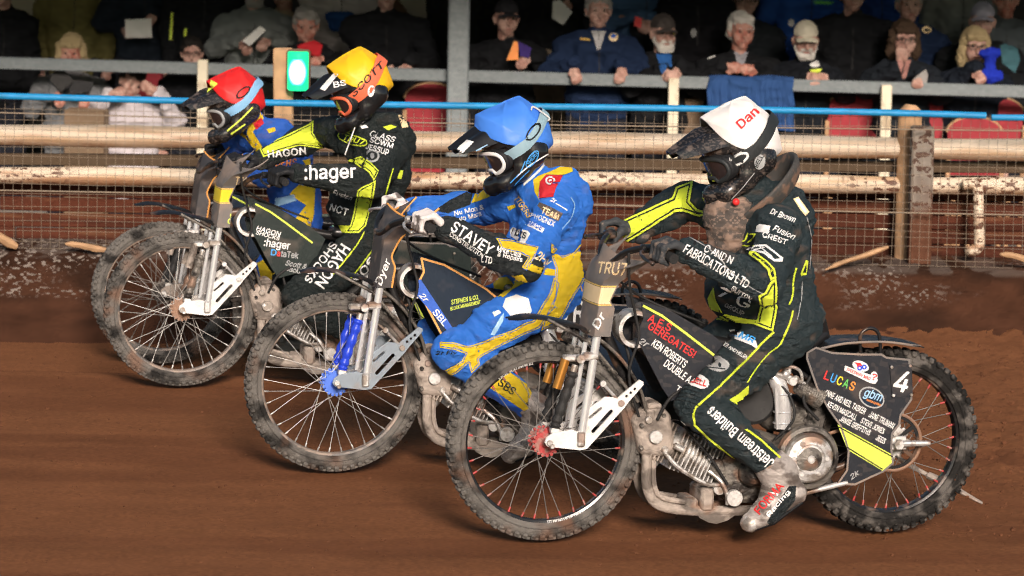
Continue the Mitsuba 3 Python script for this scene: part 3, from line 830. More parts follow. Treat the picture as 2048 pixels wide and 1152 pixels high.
for s in (1, -1):
    y = 0.100 * s
    part(('stanchion', s), tube([(1.183, y * .98, 0.352), (1.123, y * .86, 0.774), (1.100, y * .86, 0.94)], 0.0150, 16))
    part(('upper_leg', s), tube([(1.121, y * .86, 0.79), (1.103, y * .86, 0.925)], 0.0190, 18))
    part(('inner_stay', s), tube([(1.213, y * .72, 0.415), (1.165, y * .72, 0.72)], 0.0085, 10))
    lk = slab(LINK, y + 0.006, 0.012, 0.002, lk_holes)
    part(('link', s), lk, 25)
    part(('link_bolt', s), cat([cyl((x, y + s * 0.004, z), (x, y + s * 0.016, z), r, 16) for x, z, r in ((1.296, 0.368, 0.011), (1.039, 0.505, 0.0115), (1.107, 0.576, 0.0115), (1.185, 0.375, 0.009))] + [tube([(1.039, y, 0.505), (1.107, y, 0.576)], 0.006, 8), rbox((0.030, 0.026, 0.055), 0.006, (1.183, y + s * 0.004, 0.378))]))
    y2 = 0.072 * s
    part(('shock_body', s), tube([(1.236, y2, 0.66), (1.266, y2, 0.556)], 0.0165, 16))
    gp = spline([(1.200, y2, 0.640), (1.215, y2, 0.590), (1.262, y2, 0.444), (1.271, y2, 0.408)], 64); k = np.linspace(0, 1, 64)
    gr_ = np.where((k > 0.22) & (k < 0.92), 0.0145 + 0.0055 * np.abs(np.sin((k - 0.22) / 0.70 * np.pi * 7)), 0.010)
    part(('gaiter', s), tube(gp[13:60], gr_[13:60], 18), True)
    part(('shock_rod', s), cat([tube(gp, 0.006, 8), tube(gp[:16], 0.012, 14), tube(gp[58:], 0.009, 12), rbox((0.085, 0.030, 0.024), 0.006, (1.205, y2, 0.664)), rbox((0.06, 0.03, 0.03), 0.007, (1.150, y * .9, 0.672)), cyl((1.271, y2 - .014, 0.405), (1.271, y2 + .014, 0.405), 0.017), cyl((1.190, y - .016 * s, 0.664), (1.190, y + .012 * s, 0.664), 0.016)]))
bp = [(0.955, 0.425, 1.055), (0.985, 0.28, 1.075), (1.045, 0.165, 1.050), (1.075, 0.08, 1.005), (1.082, 0, 0.995)]
bpts = spline(bp + [(a, -b, c) for a, b, c in bp[-2::-1]], 60)
part('handlebar', tube(bpts, 0.0115, 14), True)
for s in (1, -1):
    part(('grip', s), tube([(0.953, 0.432 * s, 1.053), (0.975, 0.33 * s, 1.068), (0.984, 0.285 * s, 1.074)], [0.0185, 0.0165, 0.0185], 14))
    part(('lever', s), cat([tube(spline([(0.995, 0.25 * s, 1.068), (1.035, 0.30 * s, 1.062), (1.045, 0.38 * s, 1.050), (1.035, 0.45 * s, 1.040)], 20), 0.0058, 8), rbox((0.05, 0.03, 0.03), 0.008, (0.998, 0.245 * s, 1.070)), ball((1.035, 0.45 * s, 1.040), 0.009)]))
part('clamps', cat([rbox((0.05, 0.20, 0.026), 0.008, (1.085, 0, 0.955)), rbox((0.05, 0.20, 0.026), 0.008, (1.108, 0, 0.80)), tube([(1.075, 0, 0.97), (1.10, 0, 0.79)], 0.030, 16)]))
part('front_plate', solidify(sheet(plate_fn, 34, 60), 0.004), 40)
part('plate_band', sub_sheet(0.46, 0.64, 0.02, 0.98, 0.0025, 8, 50), 40)
part('plate_edge', cat([sub_sheet(0.44, 0.455, 0.02, 0.98, 0.003, 3, 50), sub_sheet(0.645, 0.66, 0.02, 0.98, 0.003, 3, 50)]), 40)
rimline = [plate_fn(np.array(u), np.array(v)) for u, v in [(0.0, .0), (0.3, .0), (0.5, 0), (0.75, 0), (1, 0.0)]]
part('plate_piping', cat([tube(spline([plate_fn(np.array(u), np.array(v)) for u in np.linspace(0, 1, 9)], 40), 0.0042, 6) for v in (0.0, 1.0)] + [tube(np.array([plate_fn(np.array(0.0), np.array(v)) for v in np.linspace(0, 1, 40)]), 0.0042, 6)]))
part('front_mudguard', strip([(1.435, 0.800), (1.36, 0.812), (1.25, 0.795), (1.14, 0.755), (1.02, 0.655), (0.945, 0.53), (0.925, 0.41)], 0.10, 0.003, 0.012, taper=([0, .08, 1], [0.5, 1, 1])), 40)
part('guard_stay', cat([tube([(1.30, 0.05 * s, 0.80), (1.15, 0.075 * s, 0.72), (1.05, 0.08 * s, 0.60), (0.96, 0.05 * s, 0.50)], 0.006, 8) for s in (1, -1)] + [tube(spline([(1.15, 0.06, 0.76), (1.04, 0.075, 0.665), (0.965, 0.07, 0.56), (0.93, 0.06, 0.46)], 20), 0.011, 8, flat=(1, .6))]))
part('frame_tubes', cat([tube(spline([(1.085, 0, 0.80), (0.98, 0, 0.80), (0.72, 0, 0.72), (0.45, 0, 0.675), (0.22, 0, 0.66)], 30), 0.020, 14), tube([(1.095, 0, 0.79), (0.96, 0, 0.50), (0.925, 0, 0.33)], 0.021, 14)] +
     [tube([(0.50, 0.07 * s, 0.66), (0.42, 0.075 * s, 0.42), (0.44, 0.075 * s, 0.16)], 0.014, 10) for s in (1, -1)] + [tube([(0.44, 0.075 * s, 0.18), (0.20, 0.085 * s, 0.26), (0.0, 0.09 * s, 0.345)], 0.013, 10) for s in (1, -1)] + [tube([(0.45, 0.07 * s, 0.66), (0.22, 0.08 * s, 0.50), (0.0, 0.09 * s, 0.345)], 0.010, 10) for s in (1, -1)]), 40)
part('cradle', cat([tube(spline([(0.925, 0.055 * s, 0.36), (0.925, 0.055 * s, 0.26), (0.92, 0.055 * s, 0.19), (0.885, 0.055 * s, 0.132), (0.80, 0.055 * s, 0.108), (0.65, 0.055 * s, 0.100), (0.50, 0.06 * s, 0.105), (0.43, 0.07 * s, 0.15)], 40), 0.0185, 14) for s in (1, -1)] +
     [tube(spline([(0.90, 0.055 * s, 0.30), (0.895, 0.055 * s, 0.20), (0.865, 0.055 * s, 0.155), (0.78, 0.055 * s, 0.135)], 16), 0.010, 8) for s in (1, -1)] + [rbox((0.05, 0.13, 0.05), 0.01, (0.755, 0, 0.125)), rbox((0.05, 0.16, 0.09), 0.012, (0.70, 0, 0.145))]), 40)
part('skid_plate', slab([(0.735, 0.095), (0.725, 0.078), (0.69, 0.060), (0.66, 0.055), (0.62, 0.066), (0.585, 0.090), (0.585, 0.095)], 0.07, 0.14, 0.004), 30)
part('engine_head', capsule_hull([(0.955, .05, 0.43), (0.955, -.05, 0.43), (0.93, .055, 0.335), (0.93, -.055, 0.335), (0.87, .065, 0.44), (0.87, -.065, 0.44), (0.855, .065, 0.33), (0.855, -.065, 0.33), (0.90, .04, 0.475), (0.90, -.04, 0.475)], [0.028] * 10), 50)
part('cylinder_fins', fin_block(), 20)
d_ = unit(V(0.939, 0, 0.383) - V(0.60, 0, 0.235))
part('head_fins', cat([xf(rbox((0.006, 0.155, 0.150), 0.002), frame(V(0.848, 0, 0.352) + d_ * 0.015 * k, d_, y=(0, 1, 0))) for k in range(4)] + [rbox((0.03, 0.17, 0.05), 0.008, (0.92, 0, 0.452)), rbox((0.05, 0.15, 0.018), 0.006, (0.905, 0, 0.487))]), 20)
part('casting_bolts', cat([cyl((x, 0.070, z), (x, 0.098 if z > .3 else 0.094, z), 0.008, 6) for x, z in ((0.955, 0.42), (0.955, 0.34), (0.875, 0.455), (0.47, 0.30), (0.62, 0.30), (0.64, 0.17), (0.50, 0.14), (0.455, 0.22))] + [cyl((0.555 + 0.09 * math.cos(a), 0.083, 0.235 + 0.09 * math.sin(a)), (0.555 + 0.09 * math.cos(a), 0.092, 0.235 + 0.09 * math.sin(a)), 0.007, 6) for a in np.arange(7) * 0.9]), 20)
part('head_bolts', cat([cyl((0.905, 0.088, 0.38), (0.905, 0.105, 0.38), 0.024), cyl((0.93, 0.075, 0.44), (0.93, 0.094, 0.44), 0.013), cyl((0.87, 0.085, 0.335), (0.87, 0.102, 0.335), 0.012), tube(spline([(0.88, 0.09, 0.335), (0.82, 0.10, 0.27), (0.72, 0.10, 0.21), (0.66, 0.09, 0.20)], 20), 0.008, 8), cyl((0.80, .09, .33), (0.835, .09, .347), 0.012), cyl((0.865, 0, 0.32), (0.915, 0, 0.255), 0.033)]), 30)
part('crankcase', cat([rot(lathe([(0, -0.085), (0.085, -0.085), (0.105, -0.07), (0.112, 0), (0.105, 0.07), (0.085, 0.085), (0, 0.085)], 40), -90, (1, 0, 0)).apply_translation((0.555, 0, 0.235)), capsule_hull([(0.66, .05, 0.26), (0.66, -.05, 0.26), (0.60, .05, 0.16), (0.60, -.05, 0.16), (0.50, .05, 0.16), (0.50, -.05, .16)], [0.035] * 6), capsule_hull([(0.47, 0, 0.14), (0.42, 0, 0.30), (0.52, 0, 0.33)], [0.05, 0.06, 0.06])]), 40)
part('carburettor', cat([capsule_hull([(0.67, .0, 0.17), (0.64, .05, 0.19), (0.63, 0, 0.215)], [0.03, 0.022, 0.03]), cyl((0.66, 0.04, 0.185), (0.66, 0.09, 0.185), 0.022), cyl((0.61, 0.09, 0.155), (0.61, 0.115, 0.155), 0.03), tube(spline([(0.70, .08, 0.25), (0.66, .10, 0.215), (0.635, .1, 0.165), (0.63, .09, 0.13)], 14), 0.008, 8)]), 40)
part('clutch_cover', cat([capsule_hull([(0.545, .105, 0.245), (0.545, .13, 0.245), (0.362, .10, 0.308), (0.362, .135, 0.308)], [0.05, 0.04, 0.095, 0.085], 3)]), 50)
part('clutch_drum', mv(rot(lathe([(0, 0.048), (0.018, 0.05), (0.022, 0.046), (0.05, 0.042), (0.054, 0.046), (0.080, 0.040), (0.088, 0.03), (0.092, 0.0), (0.05, -0.01), (0, -0.01)], 48), -90, (1, 0, 0)), 0.362, 0.165, 0.308), 30)
part('clutch_bolts', cat([cyl((0.362 + 0.062 * math.cos(a), 0.2, 0.308 + 0.062 * math.sin(a)), (0.362 + 0.062 * math.cos(a), 0.212, 0.308 + 0.062 * math.sin(a)), 0.010, 8) for a in np.arange(6) * math.pi / 3] + [cyl((0.362, 0.21, 0.308), (0.362, 0.222, 0.308), 0.015, 12)]), 30)
part('clutch_rim', mv(rot(lathe([(0.094, -0.015), (0.110, -0.012), (0.118, 0.004), (0.112, 0.022), (0.098, 0.026), (0.092, 0.01)], 48, True), -90, (1, 0, 0)), 0.362, 0.165, 0.308), 40)
part('air_filter', mv(rot(lathe([(0, -0.05), (0.075, -0.05), (0.088, -0.04), (0.088, 0.04), (0.075, 0.05), (0.03, 0.04), (0, 0.04)], 40), -90, (1, 0, 0)), 0.535, 0.02, 0.50), 40)
part('exhaust_pipe', cat([tube(spline([(0.53, 0.06, 0.610), (0.485, 0.07, 0.598), (0.448, 0.075, 0.56), (0.432, 0.08, 0.50), (0.428, 0.08, 0.44), (0.43, 0.08, 0.40)], 36), [0.012] * 6 + list(np.linspace(0.016, 0.030, 8)) + [0.030] * 22, 18), tube([(0.462, 0.095, 0.55), (0.452, 0.1, 0.40)], 0.007, 8)] + [tube(V(0.431, 0.08, z) + 0.0315 * np.stack([np.cos(np.arange(16) * np.pi / 8), np.sin(np.arange(16) * np.pi / 8), 0 * np.arange(16)], 1), 0.003, 6, closed=True) for z in (0.525, 0.46, 0.42)]), 40)
part('linkage', cat([tube([(0.52, 0.09, 0.615), (0.46, 0.1, 0.60), (0.39, 0.1, 0.578), (0.33, 0.1, 0.545)], 0.010, 8), ball((0.43, 0.1, 0.60), 0.017), ball((0.39, 0.1, 0.58), 0.014), cyl((0.405, .08, .575), (0.405, .12, .575), 0.016), cyl((0.415, 0.1, 0.60), (0.415, 0.1, 0.64), 0.007), tube(spline([(0.44, .09, .62), (0.40, .11, .625), (0.37, .1, .60), (0.365, .1, .55)], 14), 0.006, 8), cyl((0.50, .08, .60), (0.53, .08, .61), 0.018)]), 40)
cone = cat([tube([(0.385, 0.09, 0.555), (0.292, 0.09, 0.512)], [0.022, 0.046], 22)] + [tube(V(0.385 - 0.093 * t, 0.09, 0.555 - 0.043 * t) + (0.0225 + 0.024 * t) * (np.cos(np.arange(18) * np.pi / 9)[:, None] * unit(V(0.42, 0, -0.9)) + np.sin(np.arange(18) * np.pi / 9)[:, None] * V(0, 1, 0)), 0.002, 5, closed=True) for t in np.linspace(0.08, 1, 12)])
part('breather', cone, 40)
part('silencer', cat([tube(spline([(0.56, -0.06, 0.46), (0.46, -0.06, 0.45), (0.34, -0.05, 0.43), (0.22, -0.06, 0.42)], 20), np.interp(np.linspace(0, 1, 20), [0, .25, .4, 1], [0.035, 0.04, 0.075, 0.07]), 18)]), 40)
part('seat', cat([capsule_hull([(0.58, 0.05, 0.715), (0.58, -0.05, 0.715), (0.34, 0.085, 0.700), (0.34, -0.085, 0.700), (0.28, 0.06, 0.735), (0.28, -0.06, 0.735), (0.34, 0.07, 0.725), (0.34, -.07, 0.725)], [0.022] * 8), capsule_hull([(0.36, 0.08, 0.71), (0.36, -0.08, 0.71), (0.285, 0.075, 0.785), (0.285, -.075, 0.785), (0.265, 0.06, 0.73), (0.265, -0.06, 0.73)], [0.012] * 6)]), 50)
part('rear_mudguard', strip([(0.36, 0.66), (0.30, 0.695), (0.20, 0.713), (0.06, 0.715), (-0.06, 0.700), (-0.11, 0.683)], 0.21, 0.003, 0.006, taper=([0, .8, 1], [.9, 1, .55])), 40)
part('mudguard_lip', cat([tube(spline([(0.30, 0.105, 0.691), (0.20, 0.107, 0.709), (0.06, 0.107, 0.712), (-0.05, 0.10, 0.697), (-0.09, 0.07, 0.69)], 30), 0.005, 6)]), True)
part('lift_handle', tube(spline([(0.140, 0.08, 0.66), (0.147, 0.09, 0.735), (0.112, 0.09, 0.760), (0.078, 0.09, 0.738), (0.066, 0.085, 0.66)], 30), 0.0065, 10), True)
part('tank_panel', slab(TANK, 0.105, 0.006, 0.0015), 25)
part('tank_panel_far', slab(TANK, -0.099, 0.006, 0.0015), 25)
def offset_line(pts, w, y, t=0.0012):
    m = extr(LineString(pts).buffer(w, cap_style=2), t); v = m.vertices.copy(); m.vertices = np.stack([v[:, 0], y + v[:, 2], v[:, 1]], 1); m.faces = m.faces[:, ::-1]; return m
part('tank_line', offset_line([(0.967, 0.852), (0.896, 0.815), (0.814, 0.757), (0.70, 0.672)], 0.0042, 0.1065))
part('tank_edge', offset_line(list(Polygon(TANK).buffer(-0.006).exterior.coords), 0.0042, 0.1062))
part('tank_core', capsule_hull([(0.93, .06, 0.82), (0.93, -.06, 0.82), (0.70, .06, 0.70), (0.70, -.06, 0.70), (0.80, .06, 0.58), (0.80, -.06, 0.58), (0.93, .06, 0.70), (0.93, -.06, 0.70)], [0.025] * 8), 50)
part('headstock_ring', mv(rot(lathe([(0.052, -0.05), (0.066, -0.05), (0.070, 0), (0.066, 0.052), (0.052, 0.052), (0.048, 0)], 32, True), -90, (1, 0, 0)), 0.985, 0.045, 0.765), 40)
part('rear_panel', slab(GUARD, 0.124, 0.005, 0.0012), 25)
part('rear_panel_far', slab(GUARD, -0.119, 0.005, 0.0012), 25)
part('rear_panel_edge', offset_line(list(Polygon(GUARD).buffer(-0.004).exterior.coords), 0.0036, 0.1245))
part('rear_panel_band', slab([(0.236, 0.417), (0.195, 0.325), (0.055, 0.243), (0.021, 0.276), (0.021, 0.302)], 0.1255, 0.001))
part('band_lines', cat([offset_line([(0.232, 0.409), (0.023, 0.296)], 0.0022, 0.1262), offset_line([(0.199, 0.335), (0.060, 0.251)], 0.0022, 0.1262)]))
part('number_plate', slab([(0.047, 0.630), (-0.036, 0.634), (-0.045, 0.516), (0.034, 0.514)], 0.132, 0.005, 0.001))
part('plate_screw', cat([cyl((x, 0.130, z), (x, 0.138, z), 0.006, 10) for x, z in ((0.040, 0.624), (-0.030, 0.628), (-0.038, 0.522), (0.030, 0.521))]))
sp = [(math.cos(2 * math.pi * k / 84) * r, math.sin(2 * math.pi * k / 84) * r) for k in range(84) for r in ((0.104 if k % 2 else 0.098),)]
spg = Polygon(sp).difference(Point(0, 0).buffer(0.088)).union(unary_union([LineString([(0, 0), (0.085 * math.cos(a), 0.085 * math.sin(a))]).buffer(0.007) for a in np.arange(5) * 2 * np.pi / 5])).difference(Point(0, 0).buffer(0.012))
m = extr(spg, 0.006); v = m.vertices.copy(); m.vertices = np.stack([v[:, 0], v[:, 2] + 0.062, v[:, 1] + 0.34], 1); m.faces = m.faces[:, ::-1]
part('sprocket', m)
ch = []
for k in range(46):
    a = math.pi / 2 + math.pi * k / 45; ch.append((0.104 * math.cos(a), 0.068, 0.34 + 0.104 * math.sin(a)))
part('chain', cat([tube(np.vstack([[(0.36, 0.068, 0.345)], ch, [(0.36, 0.068, 0.27)]]), 0.0075, 6, flat=(1, .8))]), False)
part('axle', cat([cyl((0, -0.13, 0.34), (0, 0.128, 0.34), 0.010), cyl((0, 0.105, 0.34), (0, 0.135, 0.34), 0.020, 6), tube([(-0.015, 0.125, 0.343), (-0.118, 0.125, 0.343)], [0.012, 0.009], 10), cyl((1.29, -0.125, 0.357), (1.29, 0.125, 0.357), 0.009), rbox((0.06, 0.012, 0.05), 0.006, (-0.005, 0.1, 0.342))]))
part('chain_stay', cat([tube([(0.47, 0.115, 0.145), (0.361, 0.12, 0.168), (0.19, 0.118, 0.205)], 0.010, 10)]), True)
part('dirt_deflector', cat([tube([(0.0, -0.1, 0.335), (-0.10, -0.1, 0.24), (-0.20, -0.08, 0.185)], 0.008, 8), tube(spline([(-0.19, -0.07, 0.19), (-0.25, -0.03, 0.165), (-0.30, 0.0, 0.135), (-0.37, 0.02, 0.098)], 16), np.interp(np.linspace(0, 1, 16), [0, .4, 1], [0.028, 0.026, 0.010]), 8, flat=(1, .5))]), 40)
part('footrest', cat([cyl((0.49, -0.10, 0.20), (0.49, -0.26, 0.19), 0.013), cyl((0.455, 0.08, 0.20), (0.455, 0.17, 0.2), 0.012)]))
part('hoses', cat([tube(spline(h, 26), r, 8) for h, r in (([(0.90, 0.09, 0.44), (0.86, 0.11, 0.52), (0.78, 0.10, 0.57), (0.70, 0.08, 0.60)], 0.006), ([(0.63, 0.085, 0.20), (0.70, 0.10, 0.30), (0.80, 0.10, 0.42), (0.84, 0.07, 0.55)], 0.0055), ([(0.55, 0.10, 0.33), (0.60, 0.11, 0.42), (0.66, 0.10, 0.50), (0.70, 0.05, 0.58)], 0.007), ([(0.46, 0.09, 0.36), (0.40, 0.12, 0.44), (0.42, 0.11, 0.53), (0.50, 0.08, 0.60)], 0.005), ([(0.30, 0.10, 0.43), (0.36, 0.11, 0.50), (0.34, 0.10, 0.58), (0.28, 0.09, 0.64)], 0.006), ([(0.93, 0.03, 0.48), (0.99, 0.05, 0.56), (1.0, 0.06, 0.66), (1.04, 0.05, 0.78)], 0.006))]), True)
part('cable', cat([tube(spline([(1.05, 0.20, 1.05), (1.035, 0.17, 0.93), (1.0, 0.13, 0.82), (0.985, 0.125, 0.74), (1.01, 0.1, 0.60), (0.95, 0.06, 0.42)], 40), 0.0052, 8), tube(spline([(1.06, -0.16, 1.04), (1.0, -0.10, 0.92), (0.9, -.04, 0.85), (0.7, -.02, 0.77)], 30), 0.005, 8)]), True)


def make_bike(label, B, st):
    key = thing('motorcycle', label, 'motorcycle', 'speedway motorcycles racing side by side')
    M = B.M
    TR = trimesh.transformations.translation_matrix
    RY = lambda d: trimesh.transformations.rotation_matrix(math.radians(d), (0, 1, 0))
    make_wheel(key, 'front_wheel', 'f', M @ TR((1.29, 0, 0.357)) @ RY(st['spin']), st['rim'], st['hub'], st['spoke'], st['nipple'])
    make_wheel(key, 'rear_wheel', 'r', M @ TR((0, 0, 0.34)) @ RY(st['spin'] * 2 + 3), st['rim'], 'm_alu', st['spoke'], st['nipple'])
    for s in (1, -1):
        put('fork_leg', PARTS['stanchion', s], 'm_chrome', key, M=M); put('upper_fork_leg', PARTS['upper_leg', s], 'm_chrome', key, M=M)
        put('fork_stay', PARTS['inner_stay', s], 'm_chrome', key, M=M)
        lk = put('fork_link', PARTS['link', s], st['link'], key, M=M); [put('bolt', q, 'm_alu', lk, M=M) for q in PARTS['link_bolt', s]]
        sh = put('fork_damper', PARTS['shock_rod', s], 'm_alu', key, M=M); st['res'] and put('reservoir', PARTS['shock_body', s], st['res'], sh, M=M); put('gaiter', PARTS['gaiter', s], st['gaiter'], sh, M=M)
        put('hand_grip', PARTS['grip', s], 'm_rubber', key, M=B.bars); put('lever', PARTS['lever', s], st.get('lever', 'm_black'), key, M=B.bars)
    fp = put('front_plate', PARTS['front_plate'], st['plate'], key, M=M)
    if st.get('band'): put('band', PARTS['plate_band'], st['band'], fp, M=M); put('stripe', PARTS['plate_edge'], st['edge'], fp, M=M)
    if st.get('piping'): put('piping', PARTS['plate_piping'], st['piping'], fp, M=M)
    for nm, m in (('handlebar', 'm_black'), ('clamps', 'm_black'), ('front_mudguard', 'm_black'), ('guard_stay', 'm_mudmetal'), ('frame_tubes', 'm_black'), ('cradle', 'm_dusty'), ('skid_plate', 'm_dusty'), ('engine_head', 'm_dusty'), ('cylinder_fins', 'm_alu'),
                  ('head_bolts', 'm_alu'), ('head_fins', 'm_dusty'), ('casting_bolts', 'm_mudmetal'), ('crankcase', 'm_mudmetal'), ('carburettor', 'm_alu'), ('clutch_cover', 'm_mudmetal'), ('clutch_rim', 'm_mudmetal'), ('air_filter', 'm_rubber'), ('exhaust_pipe', 'm_chrome'), ('linkage', 'm_alu'), ('breather', 'm_mudmetal'),
                  ('silencer', 'm_mudmetal'), ('seat', 'm_black'), ('rear_mudguard', 'm_black'), ('mudguard_lip', 'm_plate'), ('lift_handle', 'm_black'), ('tank_core', 'm_mudmetal'), ('headstock_ring', 'm_alu'), ('sprocket', 'm_black'), ('chain', 'm_hubbrown'), ('axle', 'm_alu'),
                  ('chain_stay', 'm_alu'), ('dirt_deflector', 'm_dusty'), ('footrest', 'm_alu'), ('cable', 'm_rubber'), ('hoses', 'm_rubber')):
        for piece in (PARTS[nm] if isinstance(PARTS[nm], list) else [PARTS[nm]]): put('hose' if nm == 'hoses' else nm, piece, m, key, M=B.bars if nm == 'handlebar' else M)
    cd = put('clutch_drum', PARTS['clutch_drum'], 'm_alu', key, M=M); put('bolts', PARTS['clutch_bolts'], 'm_alu', cd, M=M)
    tp = put('tank_panel', PARTS['tank_panel'], st['panel'], key, M=M); put('tank_panel', PARTS['tank_panel_far'], st['panel'], key, M=M)
    if st['line']: put('pinstripe', PARTS['tank_edge' if st.get('framed') else 'tank_line'], st['line'], tp, M=M)
    rp = put('rear_panel', PARTS['rear_panel'], st['panel'], key, M=M); put('rear_panel', PARTS['rear_panel_far'], st['panel'], key, M=M)
    put('edge', PARTS['rear_panel_edge'], 'm_plate', rp, M=M)
    if st.get('band2'): put('band', PARTS['rear_panel_band'], st['band2'], rp, M=M); put('stripe', PARTS['band_lines'], 'm_black', rp, M=M)
    npl = put('number_plate', PARTS['number_plate'], st['panel'], key, M=M); put('screw', PARTS['plate_screw'], 'm_alu', npl, M=M)
    return key, tp, rp, npl, fp


def panel_text(B, parent, text, a, b, h, lat, bsdf, name='lettering', slant=0.0, italic=0.0):
    """A line of lettering on an upright panel: from pixel a to pixel b along its baseline, capitals h pixels high."""
    A, Bq = B.loc(*a, lat), B.loc(*b, lat); C = B.loc(a[0], a[1] - h, lat)
    v, f = flat_text(text, True, 1.0, italic); x = v[:, 0] - v[:, 0].min(); L = x.max()
    u = (Bq - A) / L; up = np.array([-(unit(u))[2], 0, (unit(u))[0]]); up *= np.sign(up[2]) * np.linalg.norm(C - A)
    p = A + x[:, None] * u + v[:, 1:2] * up + V(0, 0.0016, 0)
    m = trimesh.Trimesh(p, f, process=False)
    put(name, m, bsdf, parent, False, M=B.M)


def panel_shape(B, parent, poly, lat, bsdf, name='print', lift=0.0012):
    """A printed shape on an upright panel, outline in pixels."""
    v, f = flat_poly(poly); p = np.array([B.loc(x, y, lat) for x, y in v]) + V(0, lift, 0)
    put(name, trimesh.Trimesh(p, f, process=False), bsdf, parent, False, M=B.M)


def oval(cx, cy, rx, ry, deg=0):
    from shapely import affinity
    return affinity.translate(affinity.rotate(affinity.scale(Point(0, 0).buffer(1, 16), rx, ry), deg), cx, cy)


B_W = Bike((1088, 882), 0.357)
B_B = Bike((668, 764), 0.357, yaw=192.5, bar=(0.04, -0.045, 0))
B_Y = Bike((362, 618), 0.357, yaw=192.5, bar=(-0.04, -0.075, 5))
B_R = Bike((325, 585), 0.357, yaw=193, gz=-0.09, bar=(0.03, -0.035, 0))       # the track dips a little below the farthest machine
BW = make_bike('nearest speedway motorcycle, red front hub, dark panels, white number 4 on its rear panel', B_W, dict(spin=4, rim='m_rimblack', hub='m_redpart', spoke='m_spoke_dark', nipple='m_redpart', link='m_white', res='m_gold', gaiter='m_rubber', plate='m_plate', band='m_palegold', edge='m_goldpaint', panel='m_panel', line='m_neon', band2='m_neon'))
BB = make_bike('speedway motorcycle with bright blue front damper and hub, under the rider in the blue helmet', B_B, dict(spin=7, rim='m_rimgrey', hub='m_hubblue', spoke='m_spoke_steel', nipple='m_spoke_steel', link='m_bluegrey', res=None, gaiter='m_bluepart', plate='m_platedark', piping='m_orangeline', panel='m_panelblue', line='m_orangeline', framed=True, lever='m_alu'))
BY = make_bike('muddy speedway motorcycle with white fork links and a dark green panel, under the yellow helmet', B_Y, dict(spin=2, rim='m_rimgrey', hub='m_hubbrown', spoke='m_spoke_steel', nipple='m_spoke_steel', link='m_white', res='m_dusty', gaiter='m_mudmetal', plate='m_plate', band='m_yellow', edge='m_goldpaint', panel='m_panelgreen', line='m_neon', band2='m_neon'))
BR = make_bike('farthest speedway motorcycle, half hidden behind the others, under the red helmeted rider', B_R, dict(spin=6, rim='m_rimgrey', hub='m_mudmetal', spoke='m_spoke_dark', nipple='m_spoke_dark', link='m_dusty', res='m_dusty', gaiter='m_rubber', plate='m_platedark', piping='m_orangeline', panel='m_panelblue', line='m_neon'))

# lettering on the nearest machine
k, tp, rp, npl, fp = BW; L = 0.1066
panel_text(B_W, tp, 'A.E.S', (1294, 641), (1339, 663), 15, L, 'm_red'); panel_text(B_W, tp, 'GEREGATES!', (1294, 656), (1386, 716), 15, L, 'm_red')
panel_text(B_W, tp, 'KEN ROBERTS', (1302, 690), (1368, 736), 15, L, 'm_whiteplain'); panel_text(B_W, tp, 'DOUBLE AA', (1326, 731), (1384, 772), 15, L, 'm_whiteplain')
panel_text(B_W, tp, '2r', (1274, 684), (1294, 696), 12, L, 'm_greyprint', italic=.3); panel_text(B_W, tp, 'T', (1350, 778), (1359, 784), 10, L, 'm_whiteplain')
L = 0.126
for ch, c, x in zip('LUCAS', ('m_red', 'm_cyanprint', 'm_yellow', 'm_greenprint', 'm_orangeprint'), range(5)):
    panel_text(B_W, rp, ch, (1646 + 12.6 * x, 757 + 5.2 * x), (1656 + 12.6 * x, 761 + 5.2 * x), 17, L, c)
panel_text(B_W, rp, 'ANNE AND NEIL TASKER', (1647, 789), (1728, 829), 12, L, 'm_whiteplain'); panel_text(B_W, rp, 'JANE TRUMAN', (1736, 833), (1785, 858), 12, L, 'm_whiteplain')
panel_text(B_W, rp, 'KEVIN MASCALL', (1653, 812), (1711, 841), 11, L, 'm_whiteplain'); panel_text(B_W, rp, 'STEVE JONES', (1720, 845), (1766, 868), 11, L, 'm_whiteplain')
panel_text(B_W, rp, 'JAMIE GRIFFITHS', (1678, 841), (1738, 871), 11, L, 'm_whiteplain'); panel_text(B_W, rp, 'JESS', (1750, 879), (1768, 888), 11, L, 'm_whiteplain')
panel_shape(B_W, rp, oval(1743, 795, 27, 20, 28), L, 'm_greyprint'); panel_shape(B_W, rp, oval(1743, 795, 24, 17, 28), L, 'm_panelblue', lift=0.002)
panel_text(B_W, rp, 'gbm', (1726, 791), (1762, 803), 17, L + 0.001, 'm_skyprint', italic=.2); panel_text(B_W, rp, 'motorcycles', (1732, 801), (1760, 812), 5, L + 0.001, 'm_orangeprint')
panel_shape(B_W, rp, Polygon([(1690, 731), (1750, 753), (1756, 760), (1750, 768), (1740, 766), (1688, 741)]).union(oval(1721, 732, 17, 10, 20)).union(oval(1748, 752, 7, 9)), L, 'm_whiteplain')
panel_shape(B_W, rp, oval(1728, 734, 5, 5).difference(oval(1728, 734, 2.2, 2.2)).union(oval(1719, 736, 5, 5).difference(oval(1719, 736, 2.2, 2.2))), L, 'm_bluepart', lift=0.002)
panel_shape(B_W, rp, Polygon([(1707, 724), (1721, 726), (1724, 731), (1714, 735), (1713, 729)]), L, 'm_red', lift=0.002)
panel_text(B_W, rp, 'SPEEDWAY MAG', (1692, 741), (1739, 761), 6.5, L + 0.001, 'm_red'); panel_text(B_W, rp, '?', (1742, 758), (1751, 761), 12, L + 0.001, 'm_red')
panel_text(B_W, npl, '4', (1784, 780), (1814, 785), 40, 0.1325, 'm_whiteplain', italic=.18)
panel_text(B_W, rp, '2k', (1702, 960), (1720, 947), 10, L, 'm_greyprint', italic=.3)
